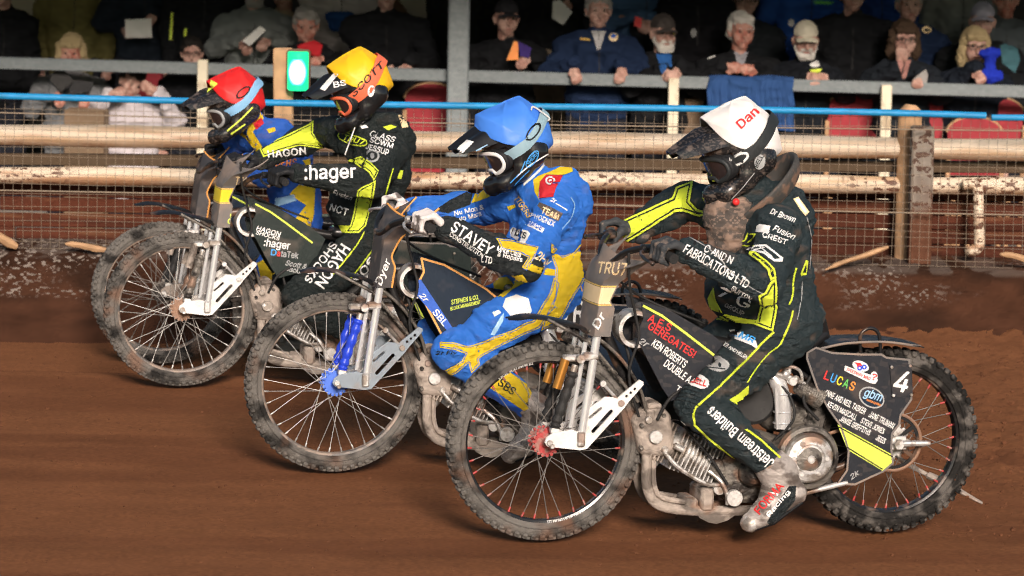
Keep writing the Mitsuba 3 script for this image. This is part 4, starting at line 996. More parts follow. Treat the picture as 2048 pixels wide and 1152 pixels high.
# on the blue helmet's machine
k, tp, rp, npl, fp = BB; L = 0.1066
panel_text(B_B, tp, 'STEPHEN & CO.', (903, 609), (958, 598), 9, L, 'm_neon', italic=.2); panel_text(B_B, tp, 'BLOCK MANAGEMENT', (901, 621), (962, 607), 7, L, 'm_neon', italic=.2)
panel_shape(B_B, tp, Polygon([(834, 562), (841, 558), (905, 655), (893, 660), (833, 590)]), L, 'm_royal'); panel_text(B_B, tp, 'SBL', (864, 625), (887, 653), 13, L + .0012, 'm_whiteplain'); panel_text(B_B, tp, '2r', (837, 591), (851, 606), 11, L + .0012, 'm_whiteplain', italic=.3)
k, tp, rp, npl, fp = BY
panel_text(B_Y, tp, 'HAGON', (512, 460), (560, 473), 9, L, 'm_whiteplain', italic=.1); panel_text(B_Y, tp, 'SHOCKS', (511, 468), (558, 481), 8, L, 'm_whiteplain', italic=.1)
panel_text(B_Y, tp, ':hager', (527, 491), (579, 499), 15, L, 'm_whiteplain')
for s_, c_, a_, b_ in (('D', 'm_cyanprint', 541, 552), ('a', 'm_red', 553, 560), ('taTek', 'm_greyprint', 561, 596)): panel_text(B_Y, tp, s_, (a_, 510 + (a_ - 541) * .13), (b_, 510 + (b_ - 541) * .13), 12, L, c_)
panel_text(B_Y, tp, 'Scott &', (570, 530), (612, 538), 10, L, 'm_greyprint', italic=.3); panel_text(B_Y, tp, 'Jackie', (572, 541), (606, 549), 10, L, 'm_greyprint', italic=.3)


def rim_text(B, parent, text, deg, h, spin=0):
    """White lettering round the front rim, centred deg degrees from the top."""
    v, f = flat_text(text, True, 1.0); w = v[:, 0].max() * h; r0 = 0.2835
    v, f = fine(v, f, 0.4)
    a = math.radians(deg) + (w / 2 - v[:, 0] * h) / r0; r = r0 + v[:, 1] * h
    y = np.interp(r, [0.2835, 0.296], [0.0225, 0.0290])
    put('lettering', trimesh.Trimesh(np.stack([1.29 + r * np.sin(a), y, 0.357 + r * np.cos(a)], 1), f, process=False), 'm_whiteplain', parent, False, M=B.M)


rim_text(B_W, BW[0] + '__front_wheel', 'EXCEL PLATINUM III', 24, 0.0095); rim_text(B_W, BW[0] + '__front_wheel', 'EXCEL PLATINUM III', 196, 0.0095)


def cowl(B, parent, px, lat, bsdf, name):
    q = [B.loc(a, b, lat) for a, b in px]
    return put(name, slab([(p[0], p[2]) for p in q], lat, 0.012, 0.002), bsdf, parent, False, M=B.M)


ck = cowl(B_B, BB[0], [(1108, 560), (1156, 544), (1166, 552), (1168, 596), (1112, 598)], 0.128, 'm_royal', 'seat_cowl')
ck2 = cowl(B_B, BB[0], [(1106, 599), (1172, 596), (1176, 660), (1100, 648)], 0.128, 'm_rubber', 'rear_number_plate')
panel_text(B_B, ck2, 'VR', (1116, 642), (1168, 644), 42, 0.1295, 'm_whiteplain'); panel_text(B_B, ck, '2r', (1134, 580), (1156, 576), 14, 0.1295, 'm_whiteplain', italic=.3)
for a_, b_ in (((1156, 546), (1167, 596)), ((1110, 562), (1156, 546))): put('piping', tube([B_B.loc(*a_, 0.132), B_B.loc(*b_, 0.132)], 0.003, 6), 'm_orangeline', ck, True, M=B_B.M)
# ------------------------------------------------------------------ riders
scene['m_suit'] = {'type': 'twosided', 'bsdf': {'type': 'bumpmap', 'arbitrary': proc(leather_bump), 'scale': 0.009, 'bsdf': {'type': 'principled', 'base_color': {'type': 'mesh_attribute', 'name': 'vertex_color'}, 'roughness': 0.5, 'specular': 0.4}}}
mat('m_glove', dirty((0.045, 0.05, 0.055), DUST, 0.5, 0.75, 40, 0.5), 0.7, spec=0.3)
mat('m_glovewhite', dirty((0.72, 0.68, 0.66), (0.10, 0.08, 0.07), 0.5, 0.62, 24, 0.9), 0.65, spec=0.3)
mat('m_gloveblack', (0.015, 0.016, 0.018), 0.6, spec=0.3)
mat('m_boot', grime((0.44, 0.40, 0.37), (0.15, 0.125, 0.11), 20), 0.5, metal=0.2, spec=0.5, bump=cast_bump, scale=0.004)
mat('m_helmet', dirty((0.010, 0.010, 0.011), (0.22, 0.17, 0.14), 0.60, 0.75, 34, 0.5, 0.22), 0.18, spec=0.6, coat=1.0)
mat('m_helmetgloss', (0.008, 0.008, 0.009), 0.08, spec=0.6, coat=1.0)
mat('m_coverwhite', dirty((0.84, 0.82, 0.79), (0.72, 0.55, 0.46), 0.4, 0.75, 7, 0.5), 0.55)
mat('m_coverblue', (0.06, 0.23, 0.78), 0.5)
mat('m_coveryellow', (0.90, 0.52, 0.01), 0.5)
mat('m_coverred', (0.70, 0.018, 0.018), 0.55)
mat('m_lens', (0.035, 0.025, 0.025), 0.06, spec=0.7, coat=1.0)
mat('m_strapblack', (0.022, 0.026, 0.028), 0.6)
mat('m_strapteal', (0.28, 0.43, 0.50), 0.55)
mat('m_strapsky', (0.25, 0.50, 0.76), 0.55)
mat('m_straporange', (0.85, 0.17, 0.08), 0.5)
mat('m_skin', plain((0.52, 0.27, 0.19), 0.18, 30), 0.55, spec=0.35)
mat('m_brace', dirty((0.06, 0.058, 0.055), MUD, 0.45, 0.7, 30, 0.5), 0.7)
mat('m_mudcloth', dirty((0.09, 0.078, 0.07), (0.34, 0.235, 0.18), 0.42, 0.66, 26, 0.8, 0.5), 0.9, spec=0.1)
mat('m_suityellow', plain((0.80, 0.58, 0.02), 0.12, 20), 0.5, bump=leather_bump, scale=0.009)
mat('m_suitneon', dirty((0.78, 0.92, 0.06), (0.45, 0.42, 0.10), 0.62, 0.9, 18, 0.4), 0.5, bump=leather_bump, scale=0.009)
mat('m_suitblack', (0.014, 0.020, 0.022), 0.5, bump=leather_bump, scale=0.009)
mat('m_suitred', (0.62, 0.02, 0.03), 0.5, bump=leather_bump, scale=0.009)


CROWN = [(-60, .150), (-10, .150), (57, .168), (122, .164), (170, .150), (215, .154), (300, .150)]


def ellipsoid_out(d, off):
    """The point of the helmet's outer form in direction d (forward, left, up): straight sided from brow to crown to nape."""
    d = np.asarray(d, float); d = d / np.linalg.norm(d, axis=-1, keepdims=True)
    a = np.degrees(np.arctan2(d[..., 2], d[..., 0])); a = np.where(a < -60, a + 360, a)
    an = np.radians([c[0] for c in CROWN]); rn = np.array([c[1] for c in CROWN]); i = np.clip(np.searchsorted(an, np.radians(a)) - 1, 0, len(an) - 2)
    a0, a1, r0, r1, t = an[i], an[i + 1], rn[i], rn[i + 1], np.radians(a)
    rp = r0 * r1 * np.sin(a1 - a0) / np.maximum(r0 * np.sin(t - a0) + r1 * np.sin(a1 - t), 1e-6)
    rp = 0.82 * rp + 0.18 * np.interp(t, an, rn); off = np.asarray(off, float)
    off = off[..., 0] if off.ndim else off
    s = np.abs(d[..., 1]); c = np.sqrt(1 - s ** 2)
    return d / np.sqrt((c / (rp + off)) ** 2 + (s / (0.130 + off)) ** 2)[..., None]


def make_helmet(rider, H, st):
    """H: 4 x 4 with columns forward, left, up, centre."""
    bones = [((0.01, 0, 0.005), (-0.012, 0, 0.005), 0.126, 0.126, (0.98, 1.03, 1.02)), ((-0.02, 0.062, -0.06), (-0.02, -0.062, -0.06), 0.068, 0.068)]
    for s in (1, -1):
        bones += [((-0.03, 0.082 * s, -0.085), (0.06, 0.078 * s, -0.115), 0.040, 0.036), ((0.06, 0.078 * s, -0.115), (0.135, 0.05 * s, -0.130), 0.036, 0.033), ((0.135, 0.05 * s, -0.130), (0.165, 0, -0.128), 0.033, 0.036), ((0.05, 0.088 * s, -0.085), (0.02, 0.10 * s, -0.02), 0.032, 0.03)]
    cut = lambda X: np.maximum(np.maximum(np.abs(X[..., 2] + 0.042 + 0.10 * np.maximum(0, np.abs(X[..., 1]) - 0.05)) - 0.046, 0.052 - X[..., 0]), np.abs(X[..., 1]) - 0.103)
    shell = blend_mesh(bones, 0.022, 0.0052, cut=cut)
    key = put('helmet', shell, st['shell'], rider, True, M=H)
    put('face', blend_mesh([((0.055, 0, -0.03), (0.06, 0, -0.09), 0.068, 0.055), ((0.118, 0, -0.05), (0.128, 0, -0.078), 0.010, 0.015)], 0.02, 0.006), 'm_skin', key, True, M=H)
    # coloured cloth cover: six panels with seams, its edge falling from the brow to the nape
    n, mth = 30, 97
    def cover(u, v):
        th = (v * 2 - 1) * np.pi
        c = np.cos(th)
        el = np.where(c > 0, st.get('side', -8) + (st.get('front', 42) - st.get('side', -8)) * np.clip(c, 0, 1) ** 2.2, st.get('side', -8) + 42 * np.clip(c, -1, 0))
        ph = np.radians(el) + (np.pi / 2 - np.radians(el)) * (1 - u)
        sh = np.radians(-14)
        d = np.stack([np.cos(ph) * np.cos(th), np.cos(ph) * np.sin(th), np.sin(ph)], -1)
        d = np.stack([d[..., 0] * np.cos(sh) + d[..., 2] * np.sin(sh), d[..., 1], -d[..., 0] * np.sin(sh) + d[..., 2] * np.cos(sh)], -1)
        p = ellipsoid_out(d, 0.004)
        g = np.abs(((th / (2 * np.pi) * 6 + 0.5) % 1) - 0.5) * 2
        la = ((th / (np.pi / 3) + 0.5) % 1 - 0.5) * np.pi / 3
        hexa = np.cos(np.pi / 6) / np.cos(np.abs(np.abs(la) - np.pi / 6) - 0) if False else 1 / np.cos(np.pi / 6 - np.abs(la)) * np.cos(np.pi / 6)
        flat = np.sin(np.clip(ph, 0, np.pi / 2) * 1.15 + .25)
        w = 1.02 - 0.05 * (1 - (hexa - hexa.min()) / (hexa.max() - hexa.min())) * flat 
        w += 0.012 * (meshkit.fbm(p * 26 + st['seed'], 3) - 0.5) - 0.022 * (1 - np.abs(2 * meshkit.noise(p * np.array([11, 19, 15]) + st['seed'] * 3) - 1)) ** 4 + 0.02 * np.clip(u - 0.93, 0, 1) * np.sin(th * 9)
        w += st.get('bulge', 0) * np.clip(c, 0, 1) ** 1.5 * np.clip(1.6 * u - 0.45, 0, 1)
        return p * w[..., None]
    cv = sheet(cover, n, mth)
    put('cover', solidify(cv, 0.002), st['cover'], key, True, M=H)
    # peak
    def peak(u, v):
        s = 2 * v - 1; w = np.interp(u, [0, .3, .8, 1], [0.112, 0.104, 0.088, 0.060])
        x = np.interp(u, [0, 0.3, 1], [0.078, 0.135, 0.262]) - np.interp(u, [0, 1], [0.085, 0.028]) * s ** 2; z = np.interp(u, [0, 0.3, 1], [0.106, 0.112, 0.088]) - np.interp(u, [0, .5, 1], [0.105, 0.068, 0.034]) * np.abs(s) ** 2.2
        z = z + 0.006 * np.cos(s * 9) * (u > 0.1)
        return np.stack([x, s * w, z], -1)
    put('peak', solidify(sheet(peak, 22, 41), 0.0045), st['peak'], key, 35, M=H)
    # goggles
    ang = np.linspace(0, 2 * np.pi, 48, endpoint=False)
    gx = lambda y: 0.146 - 3.4 * y ** 2
    yy = 0.102 * np.sign(np.cos(ang)) * np.abs(np.cos(ang)) ** 0.7; zz = -0.042 + 0.045 * np.sign(np.sin(ang)) * np.abs(np.sin(ang)) ** 0.8
    zz = np.where((zz < -0.06) & (np.abs(yy) < 0.03), zz + 0.018, zz)
    gk = put('goggles', tube(np.stack([gx(yy), yy, zz], 1), 0.0085, 10, closed=True), st['goggle'], key, True, M=H)
    put('foam', cat([tube(np.stack([gx(yy) - o, yy * sc, -0.042 + (zz + 0.042) * sc], 1), 0.0135, 10, closed=True) for o, sc in ((0.014, 0.98), (0.030, 0.97))]), 'm_gloveblack', gk, True, M=H)
    put('lens', sheet(lambda u, v: np.stack([gx((2 * v - 1) * 0.094) + 0.001, (2 * v - 1) * 0.094, -0.042 + (2 * u - 1) * 0.040 * np.sqrt(np.clip(1 - np.abs(2 * v - 1) ** 4, 0.05, 1))], -1), 10, 30), 'm_lens', gk, True, M=H)
    def strap(u, v):
        t = 2 * v - 1; th = t * np.pi
        a = np.abs(t)                      # 0 behind, 1 in front
        d0 = np.stack([-np.cos(th * 0.5 * 1.53), np.sin(th * 0.5 * 1.53), np.interp(a, [0, .3, .65, 1], [st.get('sz', 0.26), st.get('sz', 0.26) * 0.82, -0.17 + 0.35 * (st.get('sz', 0.26) - 0.26), -0.30])], -1)
        d0[..., 2] += (u - 0.5) * np.interp(a, [0, 1], [0.30, 0.34]) * st.get('sw', 1)
        return ellipsoid_out(d0, np.interp(a, [0, .6, .85, 1], [0.017, 0.015, 0.012, 0.004])[..., None])
    sm = solidify(sheet(strap, 5, 81), 0.002)
    put('strap', sm, st['strap'], key, 40, M=H)
    return key, cat([xf(m, H) for m in (shell, solidify(cv, 0.002), solidify(sheet(peak, 22, 41), 0.0045), sm)])


def hand_bones(G, A, back, upv, wrist, s):
    """A gloved fist: G centre of the grip, A along it (outwards), back towards the rider, upv up."""
    b = []; R0 = 0.029
    K = []
    for i, (o, L) in enumerate(((-0.036, 0.94), (-0.012, 1.0), (0.012, 0.97), (0.035, 0.82))):
        c = G + A * o
        def on(a, r=R0): return c + r * (math.cos(a) * back + math.sin(a) * upv)
        k0, k1, k2, k3 = on(math.radians(62), 0.047), on(math.radians(128), 0.040 * (0.95 + .05 * L)), on(math.radians(205), 0.033), on(math.radians(205 + 62 * L), 0.027)
        K.append(k0)
        b += [(k0, k1, 0.0125, 0.0115), (k1, k2, 0.0112, 0.0102), (k2, k3, 0.0100, 0.0088)]
    P = (K[1] + K[2]) / 2
    for k in K: b.append((k, wrist + (k - P) * 0.45, 0.0135, 0.020))
    t0 = G - A * 0.045 + back * 0.040 + upv * 0.004
    t1 = G - A * 0.052 + back * 0.012 - upv * 0.030; t2 = G - A * 0.040 - back * 0.020 - upv * 0.034
    b += [(wrist - A * 0.012, t0, 0.020, 0.016), (t0, t1, 0.0145, 0.0125), (t1, t2, 0.012, 0.0100)]
    b.append((wrist, wrist + unit(wrist - P) * 0.035, 0.033, 0.038))
    return b


class Rider:
    def __init__(s, label, B, J, H, st):
        s.B = B; s.key = thing('person', label, 'person', 'riders on the racing motorcycles')
        W = lambda k: B.wloc(*J[k]); w = {k: W(k) for k in J}
        D = lambda v: B.M[:3, :3] @ np.asarray(v, float)
        left, fwd, up = D((0, 1, 0)), D((1, 0, 0)), D((0, 0, 1))
        bones, cols = [], []
        def bone(c, *a): bones.append(a); cols.append(c)
        base = st['base']
        g = lambda nm: st.get(nm, base)
        pel, wai, che, nek = w['pelvis'], w['waist'], w['chest'], w['neck']
        for sg in (1, -1):
            l = left * sg
            bone(base, pel + l * 0.075, wai + l * 0.060, 0.118, 0.112)
            bone(base, wai + l * 0.060, che + l * 0.085, 0.112, 0.120)
            bone(base, che + l * 0.085, nek + l * 0.05 + (che - nek) * 0.22, 0.118, 0.085)
        bone(base, che - fwd * 0.03, nek - fwd * 0.03 + (che - nek) * 0.25, 0.12, 0.09)
        if 'belly' in w:
            for sg in (1, -1): bone(base, w['belly'] + left * sg * 0.055, che + fwd * 0.02 + left * sg * 0.05, 0.105, 0.105); bone(base, w['belly'] + left * sg * 0.05, pel + left * sg * 0.05, 0.105, 0.11)
        bone(base, w['hump'], w['hump'] + (che - nek) * 0.3, 0.105, 0.115)
        bone(base, nek, nek + unit(H[:3, 3] - nek) * 0.10, 0.066, 0.064)
        s.g, s.wr = {}, {}
        for n_, sg in (('n', 1), ('f', -1)):
            BR_ = lambda p: B.bars[:3, :3] @ np.asarray(p, float) + B.bars[:3, 3]
            G = BR_((0.9665, 0.362 * sg, 1.0625)); A = B.bars[:3, :3] @ (unit(V(0.953, 0.432 * sg, 1.053) - V(0.984, 0.285 * sg, 1.074)))
            wr = G + D((-0.086, 0.004 * sg, st.get('wz', 0.010)))
            sh, el = w['sh_' + n_], w['el_' + n_]
            s.g[n_], s.wr[n_] = (G, A), wr
            bone(base, nek + left * sg * 0.05 + (che - nek) * 0.3, sh, 0.085, 0.086)
            bone(g('upper_' + n_), sh, (sh + el) / 2, 0.082, 0.070); bone(g('upper_' + n_), (sh + el) / 2, el, 0.070, 0.060)
            fa = wr + (el - wr) * 0.0
            bone(g('fore_' + n_), el, el + (fa - el) * 0.35, 0.062, 0.066); bone(g('fore_' + n_), el + (fa - el) * 0.35, fa, 0.066, 0.049)
            hip, kn, an = w['hip_n'], w['kn_n'], w['an_n']
            if n_ == 'f':
                def mir(p):
                    q = B.I[:3, :3] @ p + B.I[:3, 3]; q[1] = -q[1]; return B.world(q)
                hip, kn, an = mir(hip), mir(kn), mir(an)
            bone(g('thigh'), hip, hip + (kn - hip) * 0.5, 0.112, 0.094); bone(g('thigh'), hip + (kn - hip) * 0.5, kn, 0.094, 0.070)
            bone(g('shin'), kn, kn + (an - kn) * 0.3, 0.071, 0.072); bone(g('shin'), kn + (an - kn) * 0.3, an, 0.072, 0.052)
            bone(g('shin'), kn + unit(kn - (hip + an) / 2) * 0.012, kn + (an - kn) * 0.12, 0.060, 0.060)
        body = blend_mesh(bones, 0.034, 0.0085, 0.014, 13, st['seed'])
        VV = np.array(body.vertices)
        P0 = np.array([b[0] for b in bones]); P1 = np.array([b[1] for b in bones]); R0 = np.array([[b[2], b[3]] for b in bones])
        d = P1 - P0; L2 = (d * d).sum(1)
        best, ci = np.full(len(body.vertices), 9.0), np.zeros(len(body.vertices), int)
        for i in range(len(bones)):
            t = np.clip(((body.vertices - P0[i]) @ d[i]) / L2[i], 0, 1)
            e = np.linalg.norm(body.vertices - P0[i] - t[:, None] * d[i], axis=1) - (R0[i, 0] + (R0[i, 1] - R0[i, 0]) * t)
            m = e < best; best[m] = e[m]; ci[m] = i
        color = np.array(cols)[ci]
        # creases: narrow grooves that run across each limb
        axn = d / np.sqrt(L2)[:, None]; ax_ = axn[ci]; al = np.einsum('ij,ij->i', VV, ax_)[:, None]
        q = ax_ * al * 30 + (VV - ax_ * al) * 8 + st['seed'] * 11.0
        q = q + 1.2 * (meshkit.noise(VV * 9 + 5, st['seed'])[:, None] - 0.5)
        groove = (1 - np.abs(2 * meshkit.noise(q, st['seed'] + 20) - 1)) ** 5
        groove2 = (1 - np.abs(2 * meshkit.noise(q * 1.9 + 40, st['seed'] + 30) - 1)) ** 4
        where = np.clip((meshkit.fbm(VV * 5 + 3, 2, st['seed']) - 0.36) / 0.2, 0, 1)
        body.vertices = VV - np.array(body.vertex_normals) * ((0.0085 * groove + 0.004 * groove2) * where)[:, None]
        nz = meshkit.fbm(body.vertices * 16 + st['seed'], 3)[:, None]
        mud = np.clip((nz - 0.60) / 0.15, 0, 1) * 0.5 * st.get('mud', 1)
        color = color * (0.85 + 0.3 * nz) * (1 - mud) + np.array([0.20, 0.13, 0.09]) * mud
        bkey = put('suit', body, 'm_suit', s.key, True, color=color)
        s.surf = {'body': Surface(body)}
        for n_, sg in (('n', 1), ('f', -1)):
            G, A = s.g[n_]; wr = s.wr[n_]
            back = -unit(fwd - A * (A @ fwd)); upv = unit(np.cross(back, A) * sg); upv = upv * np.sign(upv @ up)
            gm = blend_mesh(hand_bones(G, A, back, upv, wr, sg), 0.008, 0.0042)
            gk = put('glove', gm, st['glove'], s.key, True)
            cuff = tube([wr + (w['el_' + n_] - wr) * t for t in (-0.10, -0.04, 0.02)], [0.036, 0.041, 0.044], 22)
            put('cuff', cuff, st.get('cuff', 'm_gloveblack'), gk, 40)
            hip, kn, an, heel, toe = w['hip_n'], w['kn_n'], w['an_n'], w['heel'], w['toe']
            if n_ == 'f': kn, an, heel, toe = mir(kn), mir(an), mir(heel), mir(toe)
            ball_ = heel + (toe - heel) * 0.66
            sd = unit(np.cross(toe - heel, an - heel)) * 0.018
            bb = [(an + (kn - an) * 0.10, an, 0.064, 0.055), (an, heel, 0.055, 0.040), (heel + sd, ball_ + sd * 1.3, 0.034, 0.034), (heel - sd, ball_ - sd * 1.3, 0.034, 0.034), (an, ball_, 0.052, 0.036), (ball_ + sd, toe, 0.036, 0.028), (ball_ - sd, toe, 0.036, 0.028)]
            bm = blend_mesh(bb, 0.025, 0.008, 0.006, 20, 4)
            bk = put('boot', bm, 'm_boot', s.key, True)
            if n_ == 'n': s.surf['boot'] = Surface(bm); s.boot = bk
            dn = unit(np.cross(toe - heel, sd)); dn *= -np.sign(dn @ (an - heel))
            sole = [heel + dn * 0.034, (heel + ball_) / 2 + dn * 0.036, ball_ + dn * 0.034, toe + dn * 0.022 + unit(toe - heel) * 0.01]
            put('sole', tube(sole, [0.038, 0.036, 0.046, 0.022], 12, flat=(0.35, 1.0) if abs(unit(np.cross(sole[1] - sole[0], [0, 0, 1.0])) @ unit(sd)) < .5 else (1, 0.35)), 'm_gloveblack', bk, 40)
        s.helmet, hm = make_helmet(s.key, H, st)
        s.surf['helmet'] = Surface(hm)
        s.suit = bkey

    def patch(s, poly, bsdf, name='panel', on='body', lift=0.0022, parent=None, size=7):
        poly = poly if hasattr(poly, 'geom_type') else Polygon(poly)
        poly = poly.buffer(0)
        v, f = flat_poly(poly); v, f = fine(v, f, size)
        m = s.surf[on].lay(v, f, EYE, eye_dirs(v), lift) if False else s.surf[on].lay(np.broadcast_to(EYE, (len(v), 3)).copy(), f, EYE, eye_dirs(v), lift, jump=0.06)
        if m is not None:
            m.merge_vertices()
            for g in m.split(only_watertight=False):
                if len(g.faces) > 5: put(name, g, bsdf, parent or {'body': s.suit, 'boot': s.boot, 'helmet': s.helmet}[on], True)

    def line(s, pts, w, bsdf, name='piping', on='body', lift=0.003, smooth=True):
        p = spline([(a, b, 0) for a, b in pts], 12 * len(pts))[:, :2] if smooth and len(pts) > 2 else np.array(pts, float)
        s.patch(LineString(p).buffer(w / 2, cap_style=2), bsdf, name, on, lift, size=6)

    def text(s, text, a, b, h, bsdf, on='body', italic=0.0, lift=0.0040, name='lettering'):
        v, f = flat_text(text, True, 1.0, italic); x = v[:, 0] - v[:, 0].min(); L = x.max()
        a, b = np.array(a, float), np.array(b, float); u = (b - a) / L; up = np.array([unit(u)[1], -unit(u)[0]]) * h
        p = a + x[:, None] * u + v[:, 1:2] * up
        p, f = fine(p, f, 7)
        m = s.surf[on].lay(np.broadcast_to(EYE, (len(p), 3)).copy(), f, EYE, eye_dirs(p), lift, jump=0.06)
        if m is not None: put(name, m, bsdf, {'body': s.suit, 'boot': s.boot, 'helmet': s.helmet}[on], True)


def head_frame(B, c, pitch, yaw=0.0, roll=0.0, lat=0.0):
    """Helmet axes: pitch down, yaw towards the camera, in degrees."""
    TM = trimesh.transformations.rotation_matrix
    R = B.M[:3, :3] @ (TM(math.radians(yaw), (0, 0, 1)) @ TM(math.radians(pitch), (0, 1, 0)) @ TM(math.radians(roll), (1, 0, 0)))[:3, :3]
    M = np.eye(4); M[:3, :3] = R; M[:3, 3] = B.wloc(*c, lat); return M


def P8(pts, s, o):
    return [(o[0] + x / s, o[1] + y / s) for x, y in pts]


R_W = Rider('rider in the white helmet cover, dark suit with neon yellow panels, on the nearest machine', B_W,
            dict(pelvis=(1572, 632, 0), waist=(1552, 560, 0), chest=(1535, 490, 0), belly=(1480, 580, 0), neck=(1512, 425, 0), hump=(1562, 418, 0), sh_n=(1555, 462, .19), el_n=(1530, 572, .40), sh_f=(1448, 425, -.19), el_f=(1378, 398, -.42), hip_n=(1572, 655, .13), kn_n=(1395, 812, .19), an_n=(1560, 945, .21), heel=(1588, 985, .21), toe=(1500, 1046, .23)),
            head_frame(B_W, (1478, 286), 25, 6, 4), dict(base=(0.020, 0.033, 0.038), glove='m_glove', shell='m_helmet', cover='m_coverwhite', peak='m_helmet', goggle='m_strapblack', strap='m_strapblack', seed=1, mud=0.7))
R_B = Rider('rider in the blue helmet cover, blue and yellow suit, white gloves', B_B,
            dict(pelvis=(1100, 575, 0), waist=(1097, 515, 0), chest=(1095, 440, 0), belly=(1062, 520, 0), neck=(1072, 380, 0), hump=(1122, 385, 0), sh_n=(1112, 415, .19), el_n=(1052, 530, .40), sh_f=(1018, 398, -.19), el_f=(968, 420, -.40), hip_n=(1082, 603, .13), kn_n=(905, 700, .19), an_n=(1078, 822, .21), heel=(1100, 858, .21), toe=(1020, 910, .23)),
            head_frame(B_B, (1030, 276), 27, 6, 4), dict(wz=-0.016, front=22, side=-10, bulge=0.14, base=(0.032, 0.18, 0.68), fore_n=(0.014, 0.02, 0.022), glove='m_glovewhite', shell='m_helmetgloss', cover='m_coverblue', peak='m_helmetgloss', goggle='m_whiteplain', strap='m_strapteal', seed=2, mud=0.4))
R_Y = Rider('rider in the yellow helmet cover, black suit with neon panels, orange goggle strap', B_Y,
            dict(pelvis=(742, 480, 0), waist=(752, 415, 0), chest=(758, 345, 0), belly=(706, 412, 0), neck=(738, 285, 0), hump=(778, 268, 0), sh_n=(775, 305, .19), el_n=(748, 368, .40), sh_f=(690, 270, -.19), el_f=(648, 262, -.42), hip_n=(735, 490, .13), kn_n=(600, 590, .19), an_n=(728, 690, .21), heel=(748, 715, .21), toe=(685, 752, .23)),
            head_frame(B_Y, (719, 166), 31, 6, 4), dict(base=(0.012, 0.018, 0.018), glove='m_gloveblack', shell='m_helmetgloss', cover='m_coveryellow', peak='m_helmetgloss', goggle='m_straporange', strap='m_straporange', seed=3, mud=0.15, sz=0.36, wz=0.026, sw=1.3))
R_R = Rider('farthest rider in the red helmet cover, blue and yellow suit', B_R,
            dict(pelvis=(595, 450, 0), waist=(590, 390, 0), chest=(568, 320, 0), neck=(532, 275, 0), hump=(555, 278, 0), sh_n=(570, 300, .19), el_n=(535, 350, .40), sh_f=(500, 265, -.19), el_f=(455, 290, -.42), hip_n=(590, 460, .13), kn_n=(545, 535, .19), an_n=(660, 640, .21), heel=(680, 662, .21), toe=(620, 700, .23)),
            head_frame(B_R, (470, 200), 24, 6, 4), dict(base=(0.026, 0.12, 0.52), glove='m_gloveblack', shell='m_helmet', cover='m_coverred', peak='m_helmet', goggle='m_greyprint', strap='m_strapsky', seed=4, mud=0.5))
# ------------------------------------------------------------------ panels, piping and lettering of the suits
N, K, WH = 'm_suitneon', 'm_suitblack', 'm_whiteplain'


def edged(R, poly, bsdf, edge='m_suitblack', w=3.0, inner=None):
    """A panel with a line of stitching round it."""
    g = Polygon(poly).buffer(0)
    R.patch(g.buffer(w), edge, 'seam', lift=0.0016)
    R.patch(g, bsdf, 'panel', lift=0.0030)
    R.patch(g.buffer(-w * 1.4).difference(g.buffer(-w * 2.3)), edge, 'stitching', lift=0.0042)


# white helmet
R = R_W
edged(R, [(1222, 458), (1250, 440), (1330, 402), (1344, 396), (1352, 375), (1386, 362), (1384, 384), (1381, 402), (1396, 418), (1424, 427), (1400, 433), (1366, 422), (1350, 424), (1254, 484), (1238, 486)], N)
edged(R, [(1493, 503), (1510, 503), (1532, 520), (1549, 538), (1552, 556), (1541, 562), (1534, 540), (1518, 525)], N)
edged(R, [(1539, 566), (1551, 556), (1554, 575), (1553, 608), (1556, 616), (1546, 664), (1510, 650), (1515, 640), (1520, 610), (1517, 592), (1530, 584)], N)
R.patch([(1416, 596), (1428, 574), (1432, 600), (1446, 626), (1478, 634), (1516, 641), (1514, 650), (1470, 644), (1432, 640), (1420, 618)], N)
R.line([(1592, 536), (1587, 556), (1585, 590), (1579, 610)], 3.5, N); R.line([(1586, 622), (1580, 645), (1568, 672), (1560, 690)], 3.5, N)
R.line([(1548, 665), (1535, 675), (1493, 720), (1440, 772), (1391, 815), (1387, 832), (1390, 850), (1420, 878), (1520, 960), (1543, 972)], 4.2, N, smooth=False)
R.line([(1560, 690), (1538, 706), (1510, 740), (1494, 764)], 2.6, N); R.line([(1487, 856), (1520, 880), (1582, 937)], 4.0, N)
R.patch([(1497, 770), (1497, 792), (1491, 820), (1458, 799), (1478, 786)], N); R.patch([(1524, 958), (1546, 974), (1516, 973), (1508, 968)], N)
R.line([(1499, 790), (1489, 826), (1459, 806)], 2, K)
R.line([(1368, 470), (1420, 500), (1480, 560), (1530, 590)], 1.6, 'm_greyprint'); R.line([(1604, 560), (1602, 600), (1594, 640)], 1.6, 'm_greyprint'); R.line([(1612, 430), (1622, 480), (1618, 540)], 1.6, 'm_greyprint')
R.text('C AND N', (1407, 503), (1462, 529), 14, WH); R.text('FABRICATIONS LTD', (1366, 503), (1492, 576), 16.5, WH)
R.text('Jetstream Builders', (1549, 922), (1423, 812), 21, WH)
R.patch(oval(1397, 763, 23, 14, 18), WH, 'badge'); R.text('BELL', (1382, 766), (1412, 775), 12, 'm_red', lift=0.005)
R.patch([(1458, 660), (1470, 658), (1512, 682), (1516, 698), (1500, 690), (1470, 678)], WH, 'badge'); R.text('LMR', (1466, 671), (1508, 688), 13, 'm_cyanprint', italic=.2, lift=0.005)
R.text('MIKE AND HELEN', (1440, 686), (1492, 720), 6.5, WH)
R.patch(oval(1434, 727, 25, 16, 12).difference(oval(1428, 722, 4, 3)).difference(oval(1440, 730, 3, 5)).difference(LineString([(1415, 735), (1450, 738)]).buffer(1.2)).difference(LineString([(1445, 715), (1458, 722)]).buffer(1.5)), 'm_greyprint', 'badge')
